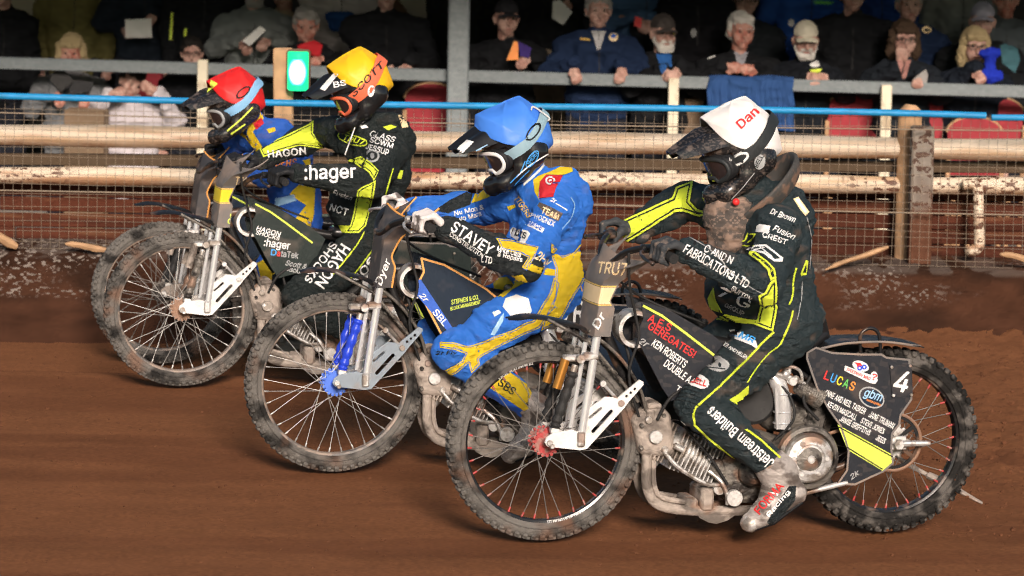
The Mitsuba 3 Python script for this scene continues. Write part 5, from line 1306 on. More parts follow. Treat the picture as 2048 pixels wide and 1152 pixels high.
R.text('TRU7', (1452, 478), (1510, 488), 19, N, italic=.25); R.line([(1450, 484), (1480, 490), (1512, 493)], 2.5, N)
R.text('Dr Brown', (1540, 428), (1588, 446), 11, WH, italic=.25); R.patch([(1514, 452), (1520, 448), (1541, 452), (1538, 467), (1512, 464)], WH, 'badge'); R.text('Fusion', (1545, 462), (1586, 480), 12, WH, italic=.2)
R.text('CREST', (1524, 474), (1572, 490), 10, WH)
R.patch(Polygon([(1492, 499), (1510, 490), (1532, 489), (1566, 516), (1564, 524), (1548, 524), (1528, 508)]).difference(Polygon([(1500, 500), (1512, 494), (1530, 493), (1560, 516), (1550, 519), (1528, 503)])), WH, 'badge'); R.line([(1520, 494), (1544, 514)], 2.2, WH); R.line([(1508, 500), (1530, 496)], 2, WH)
R.text('SUTTON', (1462, 578), (1500, 602), 9, WH); R.text('7 G', (1436, 590), (1496, 618), 19, WH); R.text('GROUP', (1450, 612), (1486, 630), 8, 'm_greyprint')
R.patch([(1586, 398), (1596, 394), (1618, 424), (1610, 432), (1600, 420)], 'm_palegold', 'badge'); R.patch([(1589, 400), (1596, 397), (1613, 423), (1609, 427)], WH, 'badge', lift=0.004)
R.patch([(1600, 548), (1611, 520), (1616, 522), (1612, 550), (1602, 552)], N, 'badge'); R.patch([(1604, 545), (1611, 528), (1611, 546)], K, 'badge', lift=0.004)
for q in range(7): R.line([(1338 + q * 2, 800 - q * 7.5), (1372 + q * 2, 802 - q * 7.5), (1400 + q, 812 - q * 8)], 1.6, K, 'rib', lift=0.004)
R.patch(oval(1355, 852, 20, 13, 20).difference(oval(1355, 850, 15, 9, 20)), 'm_greyprint', 'badge'); R.text('FLY', (1343, 856), (1366, 862), 9, 'm_orangeprint')
R.patch([(1384, 884), (1402, 876), (1418, 884), (1398, 900)], 'm_palegold', 'badge'); R.patch([(1388, 885), (1402, 879), (1412, 884), (1398, 896)], 'm_red', 'badge', lift=0.004); R.text('JTS', (1424, 914), (1436, 904), 8, WH)
R.patch([(1534, 1044), (1556, 1004), (1578, 972), (1592, 972), (1590, 1000), (1562, 1034), (1540, 1050)], K, 'side_panel', 'boot'); R.line([(1508, 1000), (1540, 1012)], 5, 'm_alu', 'buckle_strap', 'boot'); R.line([(1518, 980), (1556, 990)], 5, 'm_alu', 'buckle_strap', 'boot')
R.patch([(1484, 1052), (1492, 1032), (1510, 1042), (1512, 1056), (1494, 1062)], 'm_alu', 'toe_cap', 'boot')
R.text('FORMA', (1520, 1030), (1568, 972), 15, 'm_red', 'boot'); R.text('Racing', (1538, 1034), (1580, 984), 8, WH, 'boot')
R.text('Dan', (1482, 259), (1518, 226), 17, 'm_red', 'helmet'); R.text('RV', (1425, 232), (1448, 214), 13, WH, 'helmet')
R.patch(oval(1477, 318, 23, 11, -28).difference(oval(1477, 318, 17, 6.5, -28)), WH, 'badge', 'helmet', lift=0.004)
R.patch(oval(1519, 324, 11, 15, 15), 'm_greyprint', 'badge', 'helmet', lift=0.003); R.text('BELL', (1514, 336), (1527, 312), 9, K, 'helmet', lift=0.005)
R.line([(1508, 346), (1486, 374), (1462, 398)], 1.6, 'm_greyprint', 'strap_line', 'helmet', smooth=False)
H = head_frame(B_W, (1478, 286), 22, 6, 4)
nb = B_W.M[:3, :3]; c0 = B_W.wloc(1512, 400, 0)
ring = []
for a in np.linspace(0, 2 * np.pi, 40, endpoint=False):
    ring.append(c0 + nb @ V(-0.030 + 0.108 * math.cos(a), 0.135 * math.sin(a), 0.022 - 0.105 * math.cos(a)))
put('neck_brace', tube(ring, 0.024, 14, closed=True, flat=(1.9, 0.6)), 'm_brace', R.key, True)
put('muddy_chest_cloth', blend_mesh([(B_W.wloc(1446, 432, 0.03), B_W.wloc(1450, 500, 0.02), 0.070, 0.055), (B_W.wloc(1440, 432, -0.06), B_W.wloc(1448, 490, -0.05), 0.060, 0.05), (B_W.wloc(1480, 425, 0.06), B_W.wloc(1470, 470, 0.07), 0.055, 0.05)], 0.04, 0.008, 0.016, 24, 3), 'm_mudcloth', R.key, True)
put('red_knob', ball(B_W.wloc(1472, 404, 0.125), 0.013, 2), 'm_red', R.key, True)

# blue helmet
R = R_B; o8 = (760, 280); o6 = (470, 480); o5 = (760, 180)
Y = 'm_suityellow'
R.patch(P8([(530, 640), (590, 625), (740, 690), (830, 765), (930, 830), (960, 805), (1010, 840), (1210, 930), (1190, 1040), (1100, 1105), (950, 1095), (850, 1040), (700, 930), (560, 800), (490, 740)], 4.096, o8), K)
oA, sA = (820, 300), 1.638
edged(R, P8([(283, 290), (330, 296), (421, 318), (408, 350), (382, 392), (366, 384), (386, 352), (360, 340), (300, 326)], sA, oA), Y, 'm_royal', w=1.4)
R.patch(P8([(1255, 330), (1290, 300), (1430, 245), (1555, 180), (1580, 260), (1500, 290), (1360, 285), (1310, 345), (1300, 470), (1310, 500), (1270, 430)], 4.096, o8), Y)
R.patch(P8([(1310, 350), (1360, 290), (1500, 295), (1440, 400), (1420, 470), (1310, 480)], 4.096, o8), 'm_suitred', lift=0.004); R.patch(oval(1100, 363, 9, 9).difference(oval(1100, 363, 5.5, 5.5)).union(oval(1100, 363, 2.5, 2.5)), WH, 'badge', lift=0.0055)
edged(R, P8([(462, 305), (475, 318), (500, 346), (535, 335), (575, 285), (598, 280), (592, 330), (572, 420), (530, 490), (490, 560), (430, 590), (440, 545), (472, 480), (478, 390), (460, 335)], sA, oA), Y, 'm_royal', w=1.5)
R.patch(P8([(388, 370), (420, 382), (476, 392), (474, 412), (430, 408), (385, 392)], sA, oA), Y); R.patch(P8([(272, 432), (335, 408), (388, 432), (345, 450), (305, 484), (280, 470)], sA, oA), Y)
R.patch(P8([(440, 580), (560, 500), (720, 420), (765, 410), (740, 530), (600, 580), (560, 600)], 4.096, o8), K)
R.patch(P8([(745, 520), (780, 440), (880, 355), (900, 400), (915, 455), (870, 480)], 4.096, o8), Y); R.patch(P8([(1005, 585), (1040, 545), (1110, 525), (1115, 550), (1060, 580)], 4.096, o8), Y)
R.text('Nu Mon &', P8([(610, 620)], 4.096, o8)[0], P8([(860, 565)], 4.096, o8)[0], 9, WH); R.text('do Mars', P8([(650, 665)], 4.096, o8)[0], P8([(840, 615)], 4.096, o8)[0], 9, WH)
R.text('STAVEY', P8([(572, 735)], 4.096, o8)[0], P8([(900, 945)], 4.096, o8)[0], 20, WH); R.text('CONSTRUCTION', P8([(566, 780)], 4.096, o8)[0], P8([(840, 965)], 4.096, o8)[0], 8.5, WH); R.text('LTD', P8([(832, 995)], 4.096, o8)[0], P8([(915, 1010)], 4.096, o8)[0], 13, WH)
R.text('Mitre Care', P8([(955, 905)], 4.096, o8)[0], P8([(1150, 960)], 4.096, o8)[0], 9, WH); R.text('& Repairs', P8([(960, 945)], 4.096, o8)[0], P8([(1165, 1000)], 4.096, o8)[0], 9, WH)
R.patch(P8([(1065, 745), (1090, 715), (1215, 745), (1232, 770), (1190, 845), (1160, 845), (1075, 790)], 4.096, o8), WH, 'badge'); R.text('LDIS', P8([(1080, 775)], 4.096, o8)[0], P8([(1195, 815)], 4.096, o8)[0], 13, K, lift=0.0055)
R.patch(P8([(1290, 540), (1310, 510), (1500, 600), (1460, 665), (1390, 640)], 4.096, o8), 'm_mudcloth', 'badge'); R.text('TEAM', P8([(1320, 600)], 4.096, o8)[0], P8([(1450, 655)], 4.096, o8)[0], 12, 'm_palegold', lift=0.005)
R.text('PHOENIX', P8([(1235, 635)], 4.096, o8)[0], P8([(1420, 712)], 4.096, o8)[0], 10, WH); R.patch(P8([(1195, 650), (1215, 650), (1350, 725), (1330, 760), (1190, 695)], 4.096, o8), WH, 'badge', lift=0.0016); R.text('RACE', P8([(1215, 690)], 4.096, o8)[0], P8([(1320, 745)], 4.096, o8)[0], 9, 'm_royal', lift=0.005)
R.text('TIGERS', P8([(1100, 480)], 4.096, o8)[0], P8([(1215, 640)], 4.096, o8)[0], 12, 'm_goldpaint'); R.text('2r', P8([(1390, 500)], 4.096, o8)[0], P8([(1440, 520)], 4.096, o8)[0], 8, WH, italic=.3); R.line(P8([(1440, 520), (1530, 575)], 4.096, o8), 2, WH)
R.text('2Fly', P8([(1262, 970)], 4.096, o8)[0], P8([(1380, 1040)], 4.096, o8)[0], 17, 'm_palegold', italic=.2)
R.line(P8([(1560, 470), (1590, 540), (1560, 640), (1480, 740)], 4.096, o8), 1.6, 'm_skyprint')
R.patch(P8([(1250, 185), (1380, 165), (1405, 200), (1330, 240), (1265, 275), (1240, 250)], 2.4, o6), Y)
R.patch(P8([(1285, 320), (1300, 280), (1350, 262), (1410, 280), (1425, 340), (1400, 375), (1340, 385), (1310, 350)], 2.4, o6), WH, 'badge')
R.patch(P8([(1225, 455), (1270, 375), (1290, 350), (1288, 385), (1245, 460)], 2.4, o6), 'm_skyprint', 'badge', lift=0.003); R.patch(P8([(1235, 350), (1265, 338), (1278, 352), (1245, 370)], 2.4, o6), WH, 'badge', lift=0.004)
edged(R, P8([(985, 490), (1050, 492), (1110, 510), (1132, 508), (1340, 428), (1385, 400), (1430, 385), (1512, 250), (1530, 180), (1560, 210), (1530, 330), (1460, 420), (1380, 455), (1250, 520), (1170, 570), (1175, 600), (1135, 640), (1120, 590), (1060, 640), (1000, 662), (978, 640), (1090, 580), (1105, 545), (1060, 530), (985, 518)], 2.4, o6), Y, 'm_royal', 1.5)
R.text('2r Fly', P8([(965, 552)], 2.4, o6)[0], P8([(1070, 548)], 2.4, o6)[0], 7, K, italic=.3)
R.patch([(976, 772), (1018, 745), (1096, 800), (1070, 836)], Y, lift=0.004); R.text('SBS', (994, 768), (1024, 790), 15, K, lift=0.006); R.text('2r', (1050, 806), (1066, 818), 10, K, italic=.3, lift=0.006)
R.patch([(930, 790), (976, 772), (1070, 836), (1030, 850)], 'm_royal', lift=0.003)
R.line([(1060, 222), (1066, 216), (1095, 236), (1093, 242)], 3, WH, 'clip', 'helmet', lift=0.006)
R.patch(oval(1066, 264, 21, 9.5, -52).difference(oval(1066, 264, 17, 6.5, -52)), K, 'badge', 'helmet', lift=0.005)
R.patch(oval(1064, 318, 20, 8.5, -55).difference(oval(1064, 318, 18, 6.5, -55)), 'm_cyanprint', 'badge', 'helmet', lift=0.004); R.text('SHOEI', (1058, 331), (1076, 306), 8, 'm_cyanprint', 'helmet'); R.line([(1020, 366), (1040, 345), (1050, 322)], 2.0, 'm_cyanprint', 'stripe', 'helmet'); R.line([(1026, 372), (1046, 352), (1058, 340)], 1.6, 'm_cyanprint', 'stripe', 'helmet'); R.line([(1030, 356), (1060, 330), (1100, 305)], 2.5, WH, 'stripe', 'helmet')
R.patch([(916, 296), (934, 280), (948, 284), (926, 306), (912, 306)], WH, 'badge', 'helmet'); R.line([(952, 302), (975, 290)], 2, 'm_skyprint', 'stripe', 'helmet')
R.line([(1046, 372), (1075, 345), (1103, 305)], 5, WH, 'collar_edge', lift=0.004)

# yellow helmet
R = R_Y; o7 = (340, 70); s7 = 2.173
edged(R, P8([(390, 495), (420, 475), (500, 440), (600, 390), (625, 372), (622, 425), (650, 465), (690, 492), (640, 490), (560, 480), (480, 505), (405, 532)], s7, o7), N, w=2)
edged(R, P8([(770, 545), (830, 527), (870, 550), (908, 592), (885, 635), (865, 600), (810, 562)], s7, o7), N, w=2)
edged(R, P8([(815, 672), (895, 632), (885, 700), (852, 830), (822, 862), (760, 862), (785, 826), (800, 760)], s7, o7), N, w=2)
R.patch(P8([(660, 790), (685, 785), (715, 826), (790, 828), (765, 862), (680, 852), (662, 830)], s7, o7), N)
R.text(':hager', (609, 358), (712, 356), 26, WH); R.text('HAGON', P8([(425, 532)], s7, o7)[0], P8([(592, 516)], s7, o7)[0], 13, WH)
R.text('HAGON', (684, 487), (630, 566), 21, WH); R.text('SHOCKS', (664, 482), (608, 560), 15, WH); R.text('HAGON', (768, 476), (702, 560), 15, WH)
R.line(P8([(968, 580), (940, 680), (910, 800)], s7, o7), 2.6, N); R.line(P8([(850, 850), (800, 930), (695, 1055)], s7, o7), 2.6, N); R.line(P8([(905, 900), (830, 1000), (780, 1060)], s7, o7), 2.6, N)
R.line(P8([(730, 440), (745, 418), (780, 430), (850, 458), (850, 480), (800, 478), (745, 455), (732, 440)], s7, o7), 2.2, N); R.text('TRU7', P8([(755, 455)], s7, o7)[0], P8([(848, 480)], s7, o7)[0], 10, N, italic=.25)
R.text('CLASS', P8([(868, 440)], s7, o7)[0], P8([(975, 470)], s7, o7)[0], 11, WH, italic=.2); R.text('SCWM', P8([(870, 465)], s7, o7)[0], P8([(965, 495)], s7, o7)[0], 10, WH); R.text('JESSUP', P8([(852, 495)], s7, o7)[0], P8([(945, 525)], s7, o7)[0], 11, WH)
R.patch(oval(745, 312, 14, 13).difference(oval(745, 312, 10, 9)).union(oval(745, 312, 4, 6)), 'm_greyprint', 'badge')
R.text('MACLEY', P8([(845, 365)], s7, o7)[0], P8([(905, 325)], s7, o7)[0], 9, WH); R.patch(P8([(925, 400), (960, 390), (985, 400), (950, 415)], s7, o7), N, 'badge'); R.patch(P8([(825, 395), (850, 390), (862, 402), (835, 408)], s7, o7), WH, 'badge')
R.patch(P8([(985, 330), (1010, 330), (1035, 400), (1008, 405)], s7, o7), 'm_palegold', 'badge'); R.text('E8', P8([(1000, 392)], s7, o7)[0], P8([(1018, 350)], s7, o7)[0], 8, K, lift=0.006)
R.text('Euston', P8([(705, 692)], s7, o7)[0], P8([(790, 720)], s7, o7)[0], 11, 'm_greyprint', italic=.2); R.text('NCT', P8([(695, 760)], s7, o7)[0], P8([(770, 785)], s7, o7)[0], 13, WH)
R.patch(P8([(985, 625), (1000, 585), (1012, 590), (1005, 625)], s7, o7), N, 'badge')
R.text('SCOTT', (708, 194), (770, 130), 12, K, 'helmet', italic=.2); R.patch([(640, 178), (668, 146), (678, 148), (650, 182)], WH, 'badge', 'helmet'); R.text('BS', (668, 176), (694, 170), 11, WH, 'helmet')
R.patch(oval(742, 182, 7, 12, 10).difference(oval(742, 180, 3, 6, 10)), WH, 'badge', 'helmet'); R.patch([(600, 178), (612, 170), (620, 174), (608, 182)], 'm_cyanprint', 'badge', 'helmet')
put('zip', tube([B_Y.wloc(712, 248, 0.09), B_Y.wloc(690, 310, 0.10)], 0.004, 6), 'm_alu', R.suit, True)

# red helmet
R = R_R
R.patch(P8([(300, 432), (340, 400), (395, 310), (445, 335), (405, 365), (360, 420), (412, 500), (385, 520), (330, 450)], s7, o7), Y); R.patch(P8([(362, 385), (395, 360), (408, 385), (375, 412)], s7, o7), 'm_suitred', 'badge', lift=0.004)
R.patch(P8([(420, 410), (455, 402), (460, 418), (430, 428)], s7, o7), Y, 'badge')
R.text('TIGERS', P8([(415, 575)], s7, o7)[0], P8([(550, 565)], s7, o7)[0], 13, 'm_orangeprint', italic=.2)
R.patch(P8([(575, 545), (630, 530), (630, 560), (590, 570)], s7, o7), Y); R.patch(P8([(520, 690), (560, 650), (630, 665), (625, 780), (605, 860), (545, 800), (590, 740), (560, 720)], s7, o7), Y)
R.patch(P8([(430, 715), (540, 690), (550, 720), (470, 745)], s7, o7), 'm_skyprint', lift=0.003); R.patch(P8([(380, 990), (440, 960), (470, 1100), (440, 1150), (400, 1080)], s7, o7), Y)
R.line([(395, 330), (430, 322), (470, 310)], 3, WH)
R.patch(oval(486, 185, 17, 8, -40).difference(oval(486, 185, 13.5, 5.5, -40)), K, 'badge', 'helmet', lift=0.005)
R.line([(455, 262), (480, 240), (505, 215)], 3, 'm_neon', 'stripe', 'helmet'); R.line([(435, 258), (450, 245)], 5, 'm_neon', 'stripe', 'helmet'); R.line([(462, 268), (490, 248)], 3, 'm_neon', 'stripe', 'helmet')
R.patch([(404, 180), (422, 160), (436, 168), (414, 186)], 'm_neon', 'badge', 'helmet'); R.patch([(370, 186), (384, 175), (398, 172), (392, 188)], 'm_orangeprint', 'badge', 'helmet')

def plate_text(B, parent, text, a, b, h, bsdf, italic=0.0):
    v, f = flat_text(text, True, 1.0, italic); x = v[:, 0] - v[:, 0].min(); a, b = np.array(a, float), np.array(b, float); u = (b - a) / x.max()
    p, f = fine(a + x[:, None] * u + v[:, 1:2] * np.array([unit(u)[1], -unit(u)[0]]) * h, f, 7)
    m = Surface(xf(solidify(sheet(plate_fn, 34, 60), 0.004), B.M)).lay(np.broadcast_to(EYE, (len(p), 3)).copy(), f, EYE, eye_dirs(p), 0.003)
    if m is not None: put('lettering', m, bsdf, parent, True)


plate_text(B_W, BW[4], 'TRU7', (1197, 546), (1254, 550), 22, 'm_palegold', 0.2); plate_text(B_W, BW[4], 'Dr', (1196, 660), (1212, 628), 14, 'm_whiteplain', 0.2)
plate_text(B_Y, BY[4], 'TRU7', (470, 368), (510, 372), 16, 'm_palegold', 0.2); plate_text(B_Y, BY[4], 'SG', (464, 452), (474, 428), 12, 'm_neon', 0.2); plate_text(B_B, BB[4], 'Dyer', (762, 572), (782, 520), 13, 'm_whiteplain', 0.2)
# ------------------------------------------------------------------ spectators
CR = {}


def cloth_bump(p, n, uv):
    a = fbm(p.x * 13, p.y * 13, p.z * 9); r = 1 - dr.abs(2 * noise(p.x * 11 + 3 * a, p.y * 11, p.z * 15) - 1)
    return a * 0.6 + r * r * r * 0.55


def cm(c, rough=0.9):
    k = 'm_cloth_' + '_'.join(f'{int(x * 1000):03d}' for x in c)
    if k not in scene: mat(k, c, rough, spec=0.15, sheen=0.3, bump=cloth_bump, scale=0.03, eps=3e-3)
    return k


def skin(a, b):
    return lambda p, n, uv: mix(a, b, smoothstep(0.40, 0.66, fbm(p.x * 34, p.y * 34, p.z * 24))) * (0.8 + 0.4 * noise(p.x * 120, p.y * 120, p.z * 120))


mat('m_facepale', skin((0.50, 0.32, 0.26), (0.36, 0.19, 0.15)), 0.6, spec=0.3)
mat('m_facered', skin((0.50, 0.27, 0.21), (0.42, 0.15, 0.11)), 0.6, spec=0.3)
mat('m_eye', (0.03, 0.025, 0.02), 0.3)
mat('m_lip', (0.32, 0.12, 0.10), 0.6)
mat('m_paper', (0.78, 0.78, 0.75), 0.7)
HAIR = dict(grey=(0.30, 0.29, 0.27), white=(0.62, 0.60, 0.55), brown=(0.07, 0.045, 0.03), dark=(0.02, 0.018, 0.016), blond=(0.42, 0.33, 0.18))
HEAD = [((0, 0.012, 0.028), (0, 0.0, 0.005), 0.089, 0.084, (1.12, 0.95, 0.97)), ((0, -0.020, -0.055), (0, -0.032, -0.082), 0.062, 0.045), ((0, -0.062, -0.098), (0, -0.062, -0.098), 0.026, 0.026), ((0, -0.080, -0.002), (0, -0.104, -0.036), 0.011, 0.016),
        ((0.045, -0.055, -0.032), (0.04, -0.05, -0.06), 0.030, 0.025), ((-0.045, -0.055, -0.032), (-0.04, -0.05, -0.06), 0.030, 0.025), ((-0.05, -0.066, 0.028), (0.05, -0.066, 0.028), 0.018, 0.018),
        ((0.082, 0.012, 0.0), (0.080, 0.008, -0.035), 0.020, 0.013), ((-0.082, 0.012, 0.0), (-0.080, 0.008, -0.035), 0.020, 0.013), ((-0.018, -0.072, -0.066), (0.018, -0.072, -0.066), 0.018, 0.018)]


def head_cut(X):
    f = 9.0
    for sx in (-1, 1): f = np.minimum(f, np.sqrt(((X - np.array([0.033 * sx, -0.094, 0.004])) ** 2 * np.array([0.6, 1, 1.4])).sum(-1)) - 0.0135)
    q = np.stack([np.maximum(np.abs(X[..., 0]) - 0.022, 0), X[..., 1] + 0.094, X[..., 2] + 0.068], -1)
    return np.minimum(f, np.sqrt((q ** 2).sum(-1)) - 0.0045)


def hand_small(c, d, s):
    """A relaxed hand: palm and five curled fingers; c wrist, d direction."""
    d = unit(d); side = unit(np.cross(d, V(0, 1, 0)) if abs(d[1]) < .9 else V(1, 0, 0)); dn = unit(np.cross(side, d)); dn *= np.sign(-dn[1] + 1e-6) * 1
    b = [(c, c + d * 0.075, 0.026, 0.030)]
    for i, L in enumerate((0.9, 1.0, 0.95, 0.75)):
        k = c + d * 0.085 + side * (i - 1.5) * 0.020; m = k + d * 0.035 * L + dn * 0.008; e = m + (d * 0.6 - dn * 0.8) * 0.030 * L
        b += [(k, m, 0.0105, 0.0095), (m, e, 0.0095, 0.008)]
    t = c + d * 0.03 + side * 0.03 * s
    b += [(t, t + d * 0.04 + side * 0.018 * s, 0.013, 0.010)]
    return b


def lay(key, mesh, poly, bsdf, name='emblem', lift=0.004):
    v, f = flat_poly(poly if hasattr(poly, 'geom_type') else Polygon(poly).buffer(0)); v, f = fine(v, f, 6)
    m = Surface(mesh).lay(np.broadcast_to(EYE, (len(v), 3)).copy(), f, EYE, eye_dirs(v), lift, jump=0.08)
    if m is not None:
        m.merge_vertices()
        for g in m.split(only_watertight=False):
            if len(g.faces) > 3: put(name, g, bsdf, key, True)


def spectator(label, px, py, dy, jacket, hair='grey', yaw=0, pitch=4, cap=None, glasses=False, beard=None, face='m_facepale', hands=None, trousers=(0.02, 0.022, 0.03), shirt=None, wide=1.0, roll=0, long_hair=False, size=1.0, gloves=False, lean=0.0):
    y0 = None; yy = 24.4
    for _ in range(4):
        h = at(px, py, yy); yy = rail_pt(h[0], 0)[1] + dy
    h = at(px, py, yy)
    key = thing('person', label, 'person', 'spectators in the stand behind the rail')
    TM = trimesh.transformations.rotation_matrix
    R = TM(math.radians(yaw), (0, 0, 1)) @ TM(math.radians(pitch), (1, 0, 0)) @ TM(math.radians(roll), (0, 1, 0))
    M = R.copy(); M[:3, :3] *= size; M[:3, 3] = h
    tf = lambda p: M[:3, :3] @ np.asarray(p, float) + M[:3, 3]
    TL = np.eye(4); TL[:3, 3] = h
    # torso
    S = lambda x, y, z: h + V(x * size * wide, y * size + lean * min(0, -z - 0.2), z * size)
    Yr = TM(math.radians(yaw * 0.4), (0, 0, 1))[:3, :3]
    ts = [(S(-0.07, 0.03, -0.28), S(0.07, 0.03, -0.28), 0.125, 0.125), (S(-0.075, 0.02, -0.32), S(-0.065, 0.03, -0.62), 0.125, 0.135), (S(0.075, 0.02, -0.32), S(0.065, 0.03, -0.62), 0.125, 0.135), (S(-0.07, 0.03, -0.62), S(-0.07, 0.03, -0.86), 0.13, 0.115), (S(0.07, 0.03, -0.62), S(0.07, 0.03, -0.86), 0.13, 0.115)]
    ts = [(a, b, r * size, q * size) for a, b, r, q in ts]
    neck = (S(0, 0.03, -0.24), tf((0, 0.02, -0.06)), 0.062 * size, 0.055 * size)
    collar = (S(0, 0.045, -0.22), S(0, 0.035, -0.165), 0.085 * size, 0.070 * size)
    jb = ts + [collar]; sk = [neck, (S(0, .03, -.3), S(0, .03, -.7), 0.09 * size, 0.09 * size)]
    hb = []
    for sg in (-1, 1):
        sh = S(0.185 * sg, 0.03, -0.285)
        hd = None if hands is None else hands.get('l' if sg < 0 else 'r')
        if hd is None: el, wr, dv = S(0.235 * sg, 0.05, -0.56), S(0.225 * sg, -0.03, -0.80), V(0, 0, -1)
        else:
            wr = at(hd[0], hd[1], yy + (hd[2] if len(hd) > 2 else -0.28)); dv = V(-0.25 * sg, -0.5, -0.75) if len(hd) < 4 else V(*hd[3])
            wr = wr - unit(dv) * 0.07
            mid = (sh + wr) / 2; L = np.linalg.norm(wr - sh); up_ = 0.29 * size
            off = math.sqrt(max(0.0, (0.56 * size / 2) ** 2 - (L / 2) ** 2)); el = mid + unit(V(0.75 * sg, 0.25, -0.65)) * min(off, 0.2)
        jb += [(S(0.09 * sg, 0.04, -0.255), sh, 0.09 * size, 0.088 * size), (sh, el, 0.082 * size, 0.066 * size), (el, wr, 0.066 * size, 0.046 * size)]
        sk += [(S(0.05 * sg, 0.03, -0.3), sh, 0.05, 0.05), (sh, el, 0.045 * size, 0.04 * size), (el, wr, 0.04 * size, 0.030 * size)]
        hb += hand_small(wr, dv, sg)
    head = [(tf(b[0]), tf(b[1]), b[2] * size, b[3] * size) + ((b[4],) if len(b) > 4 else ()) for b in HEAD]
    Ri = np.linalg.inv(M)
    body = blend_mesh(head + sk + hb, 0.014 * size, 0.0085 if py > -35 else 0.013, cut=(lambda X: head_cut((X @ Ri[:3, :3].T) + Ri[:3, 3])) if py > -35 else None)
    bk = put('body', body, face, key, True)
    seed = int(px) % 97
    jm = blend_mesh(jb, 0.040, 0.0125, 0.032, 9, seed)
    jk = put('jacket', jm, cm(jacket), key, True)
    cr = [S(0.088 * math.sin(a), 0.045 - 0.085 * math.cos(a), -0.195 + 0.045 * math.cos(a + math.pi)) for a in np.linspace(0.35, 2 * math.pi - 0.35, 22)]
    put('collar', tube(cr, 0.022 * size, 8, flat=(0.55, 1.3)), cm(tuple(min(1, x * 1.25 + 0.004) for x in jacket)), jk, True)
    if py < 100: lay(jk, jm, LineString([(px + 1, py + 72 * size), (px + 2, py + 110), (px - 1, py + 150)]).buffer(0.9), 'm_rubber', 'zip')
    fl = -0.17 if dy < 0.55 else (-0.06 if dy < 1.55 else 0.20)
    put('trousers', blend_mesh(sum([[(S(0.085 * sg, 0.03, -0.80), V(*(S(0.10 * sg, 0.03, 0)[:2]), fl + 0.02), 0.118 * size, 0.075)] for sg in (-1, 1)], []) + [(S(-.05, .03, -.84), S(.05, .03, -.84), .12 * size, .12 * size)], 0.03, 0.026, 0.012, 11, seed), cm(trousers), key, True)
    if py > -35:
        for sx in (-1, 1): put('eye', xf(ball((0.033 * sx, -0.083, 0.004), 0.0092, 1), M), 'm_eye', bk, True)
        put('mouth', xf(rbox((0.042, 0.012, 0.009), 0.003, (0, -0.089, -0.068)), M), 'm_lip', bk, True)
        if hair != 'bald': put('eyebrows', cat([xf(rbox((0.030, 0.010, 0.0045), 0.002, (0.034 * sx, -0.083, 0.024)), M) for sx in (-1, 1)]), cm(HAIR[hair]), bk, True)
    if cap:
        dome = blend_mesh([((0, 0.012, 0.045), (0, 0.01, 0.045), 0.096, 0.096, (1.1, .95, 1.0))], 0.01, 0.010, cut=lambda X: X[..., 2] - 0.035)
        ck = put('cap', xf(dome, M), cm(cap), key, True)
        if beard != 'beanie': put('brim', xf(solidify(sheet(lambda u, v: np.stack([(2 * v - 1) * 0.078, -0.070 - 0.085 * u * np.sqrt(np.clip(1 - (2 * v - 1) ** 2 * .9, 0, 1)), 0.046 - 0.016 * u - 0.022 * (2 * v - 1) ** 2], -1), 8, 17), 0.004), M), cm(cap), ck, 40)
    elif hair != 'bald':
        hbs = [((0, 0.030, 0.045), (0, 0.035, 0.0), 0.094, 0.090, (1.08, .95, .98)), ((-0.045, -0.035, 0.088), (0.05, -0.035, 0.088), 0.030, 0.030)]
        for sx in (-1, 1):
            hbs += [((0.074 * sx, 0.005, 0.04), (0.078 * sx, 0.03, -0.03), 0.022, 0.020)]
            if long_hair: hbs += [((0.075 * sx, -0.01, 0.05), (0.088 * sx, 0.0, -0.09), 0.034, 0.036), ((0.088 * sx, 0.0, -0.09), (0.075 * sx, 0.02, -0.17), 0.036, 0.022), ((-0.05, -0.07, 0.070), (0.05, -0.07, 0.070), 0.022, 0.022)]
        hm = blend_mesh(hbs, 0.02, 0.009, 0.015, 42, seed)
        put('hair', xf(hm, M), cm(HAIR[hair]), key, True)
    if beard in HAIR:
        put('beard', xf(blend_mesh([((-0.062, -0.02, -0.045), (-0.03, -0.068, -0.098), 0.024, 0.028), ((0.062, -0.02, -0.045), (0.03, -0.068, -0.098), 0.024, 0.028), ((-0.03, -0.068, -0.105), (0.03, -0.068, -0.105), 0.030, 0.030), ((-0.03, -0.086, -0.052), (0.03, -0.086, -0.052), 0.011, 0.011)], 0.015, 0.007, 0.008, 45, seed), M), cm(HAIR[beard]), key, True)
    if glasses:
        ring = lambda sx: tube(np.stack([0.034 * sx + 0.023 * np.cos(np.linspace(0, 2 * np.pi, 16, endpoint=False)), -0.106 + 0 * np.arange(16), 0.004 + 0.018 * np.sin(np.linspace(0, 2 * np.pi, 16, endpoint=False))], 1), 0.0021, 5, closed=True)
        put('glasses', xf(cat([ring(-1), ring(1), tube([(-0.011, -0.107, 0.008), (0.011, -0.107, 0.008)], 0.003, 5)] + [tube([(0.057 * s_, -0.105, 0.008), (0.085 * s_, 0.0, 0.010)], 0.0028, 5) for s_ in (-1, 1)]), M), 'm_rubber', key, True)
    if shirt: lay(key, jm, [(px - 14, py + 42), (px + 14, py + 42), (px + 4, py + 78), (px - 3, py + 80)], cm(shirt), 'shirt_front')
    return key, jm, yy


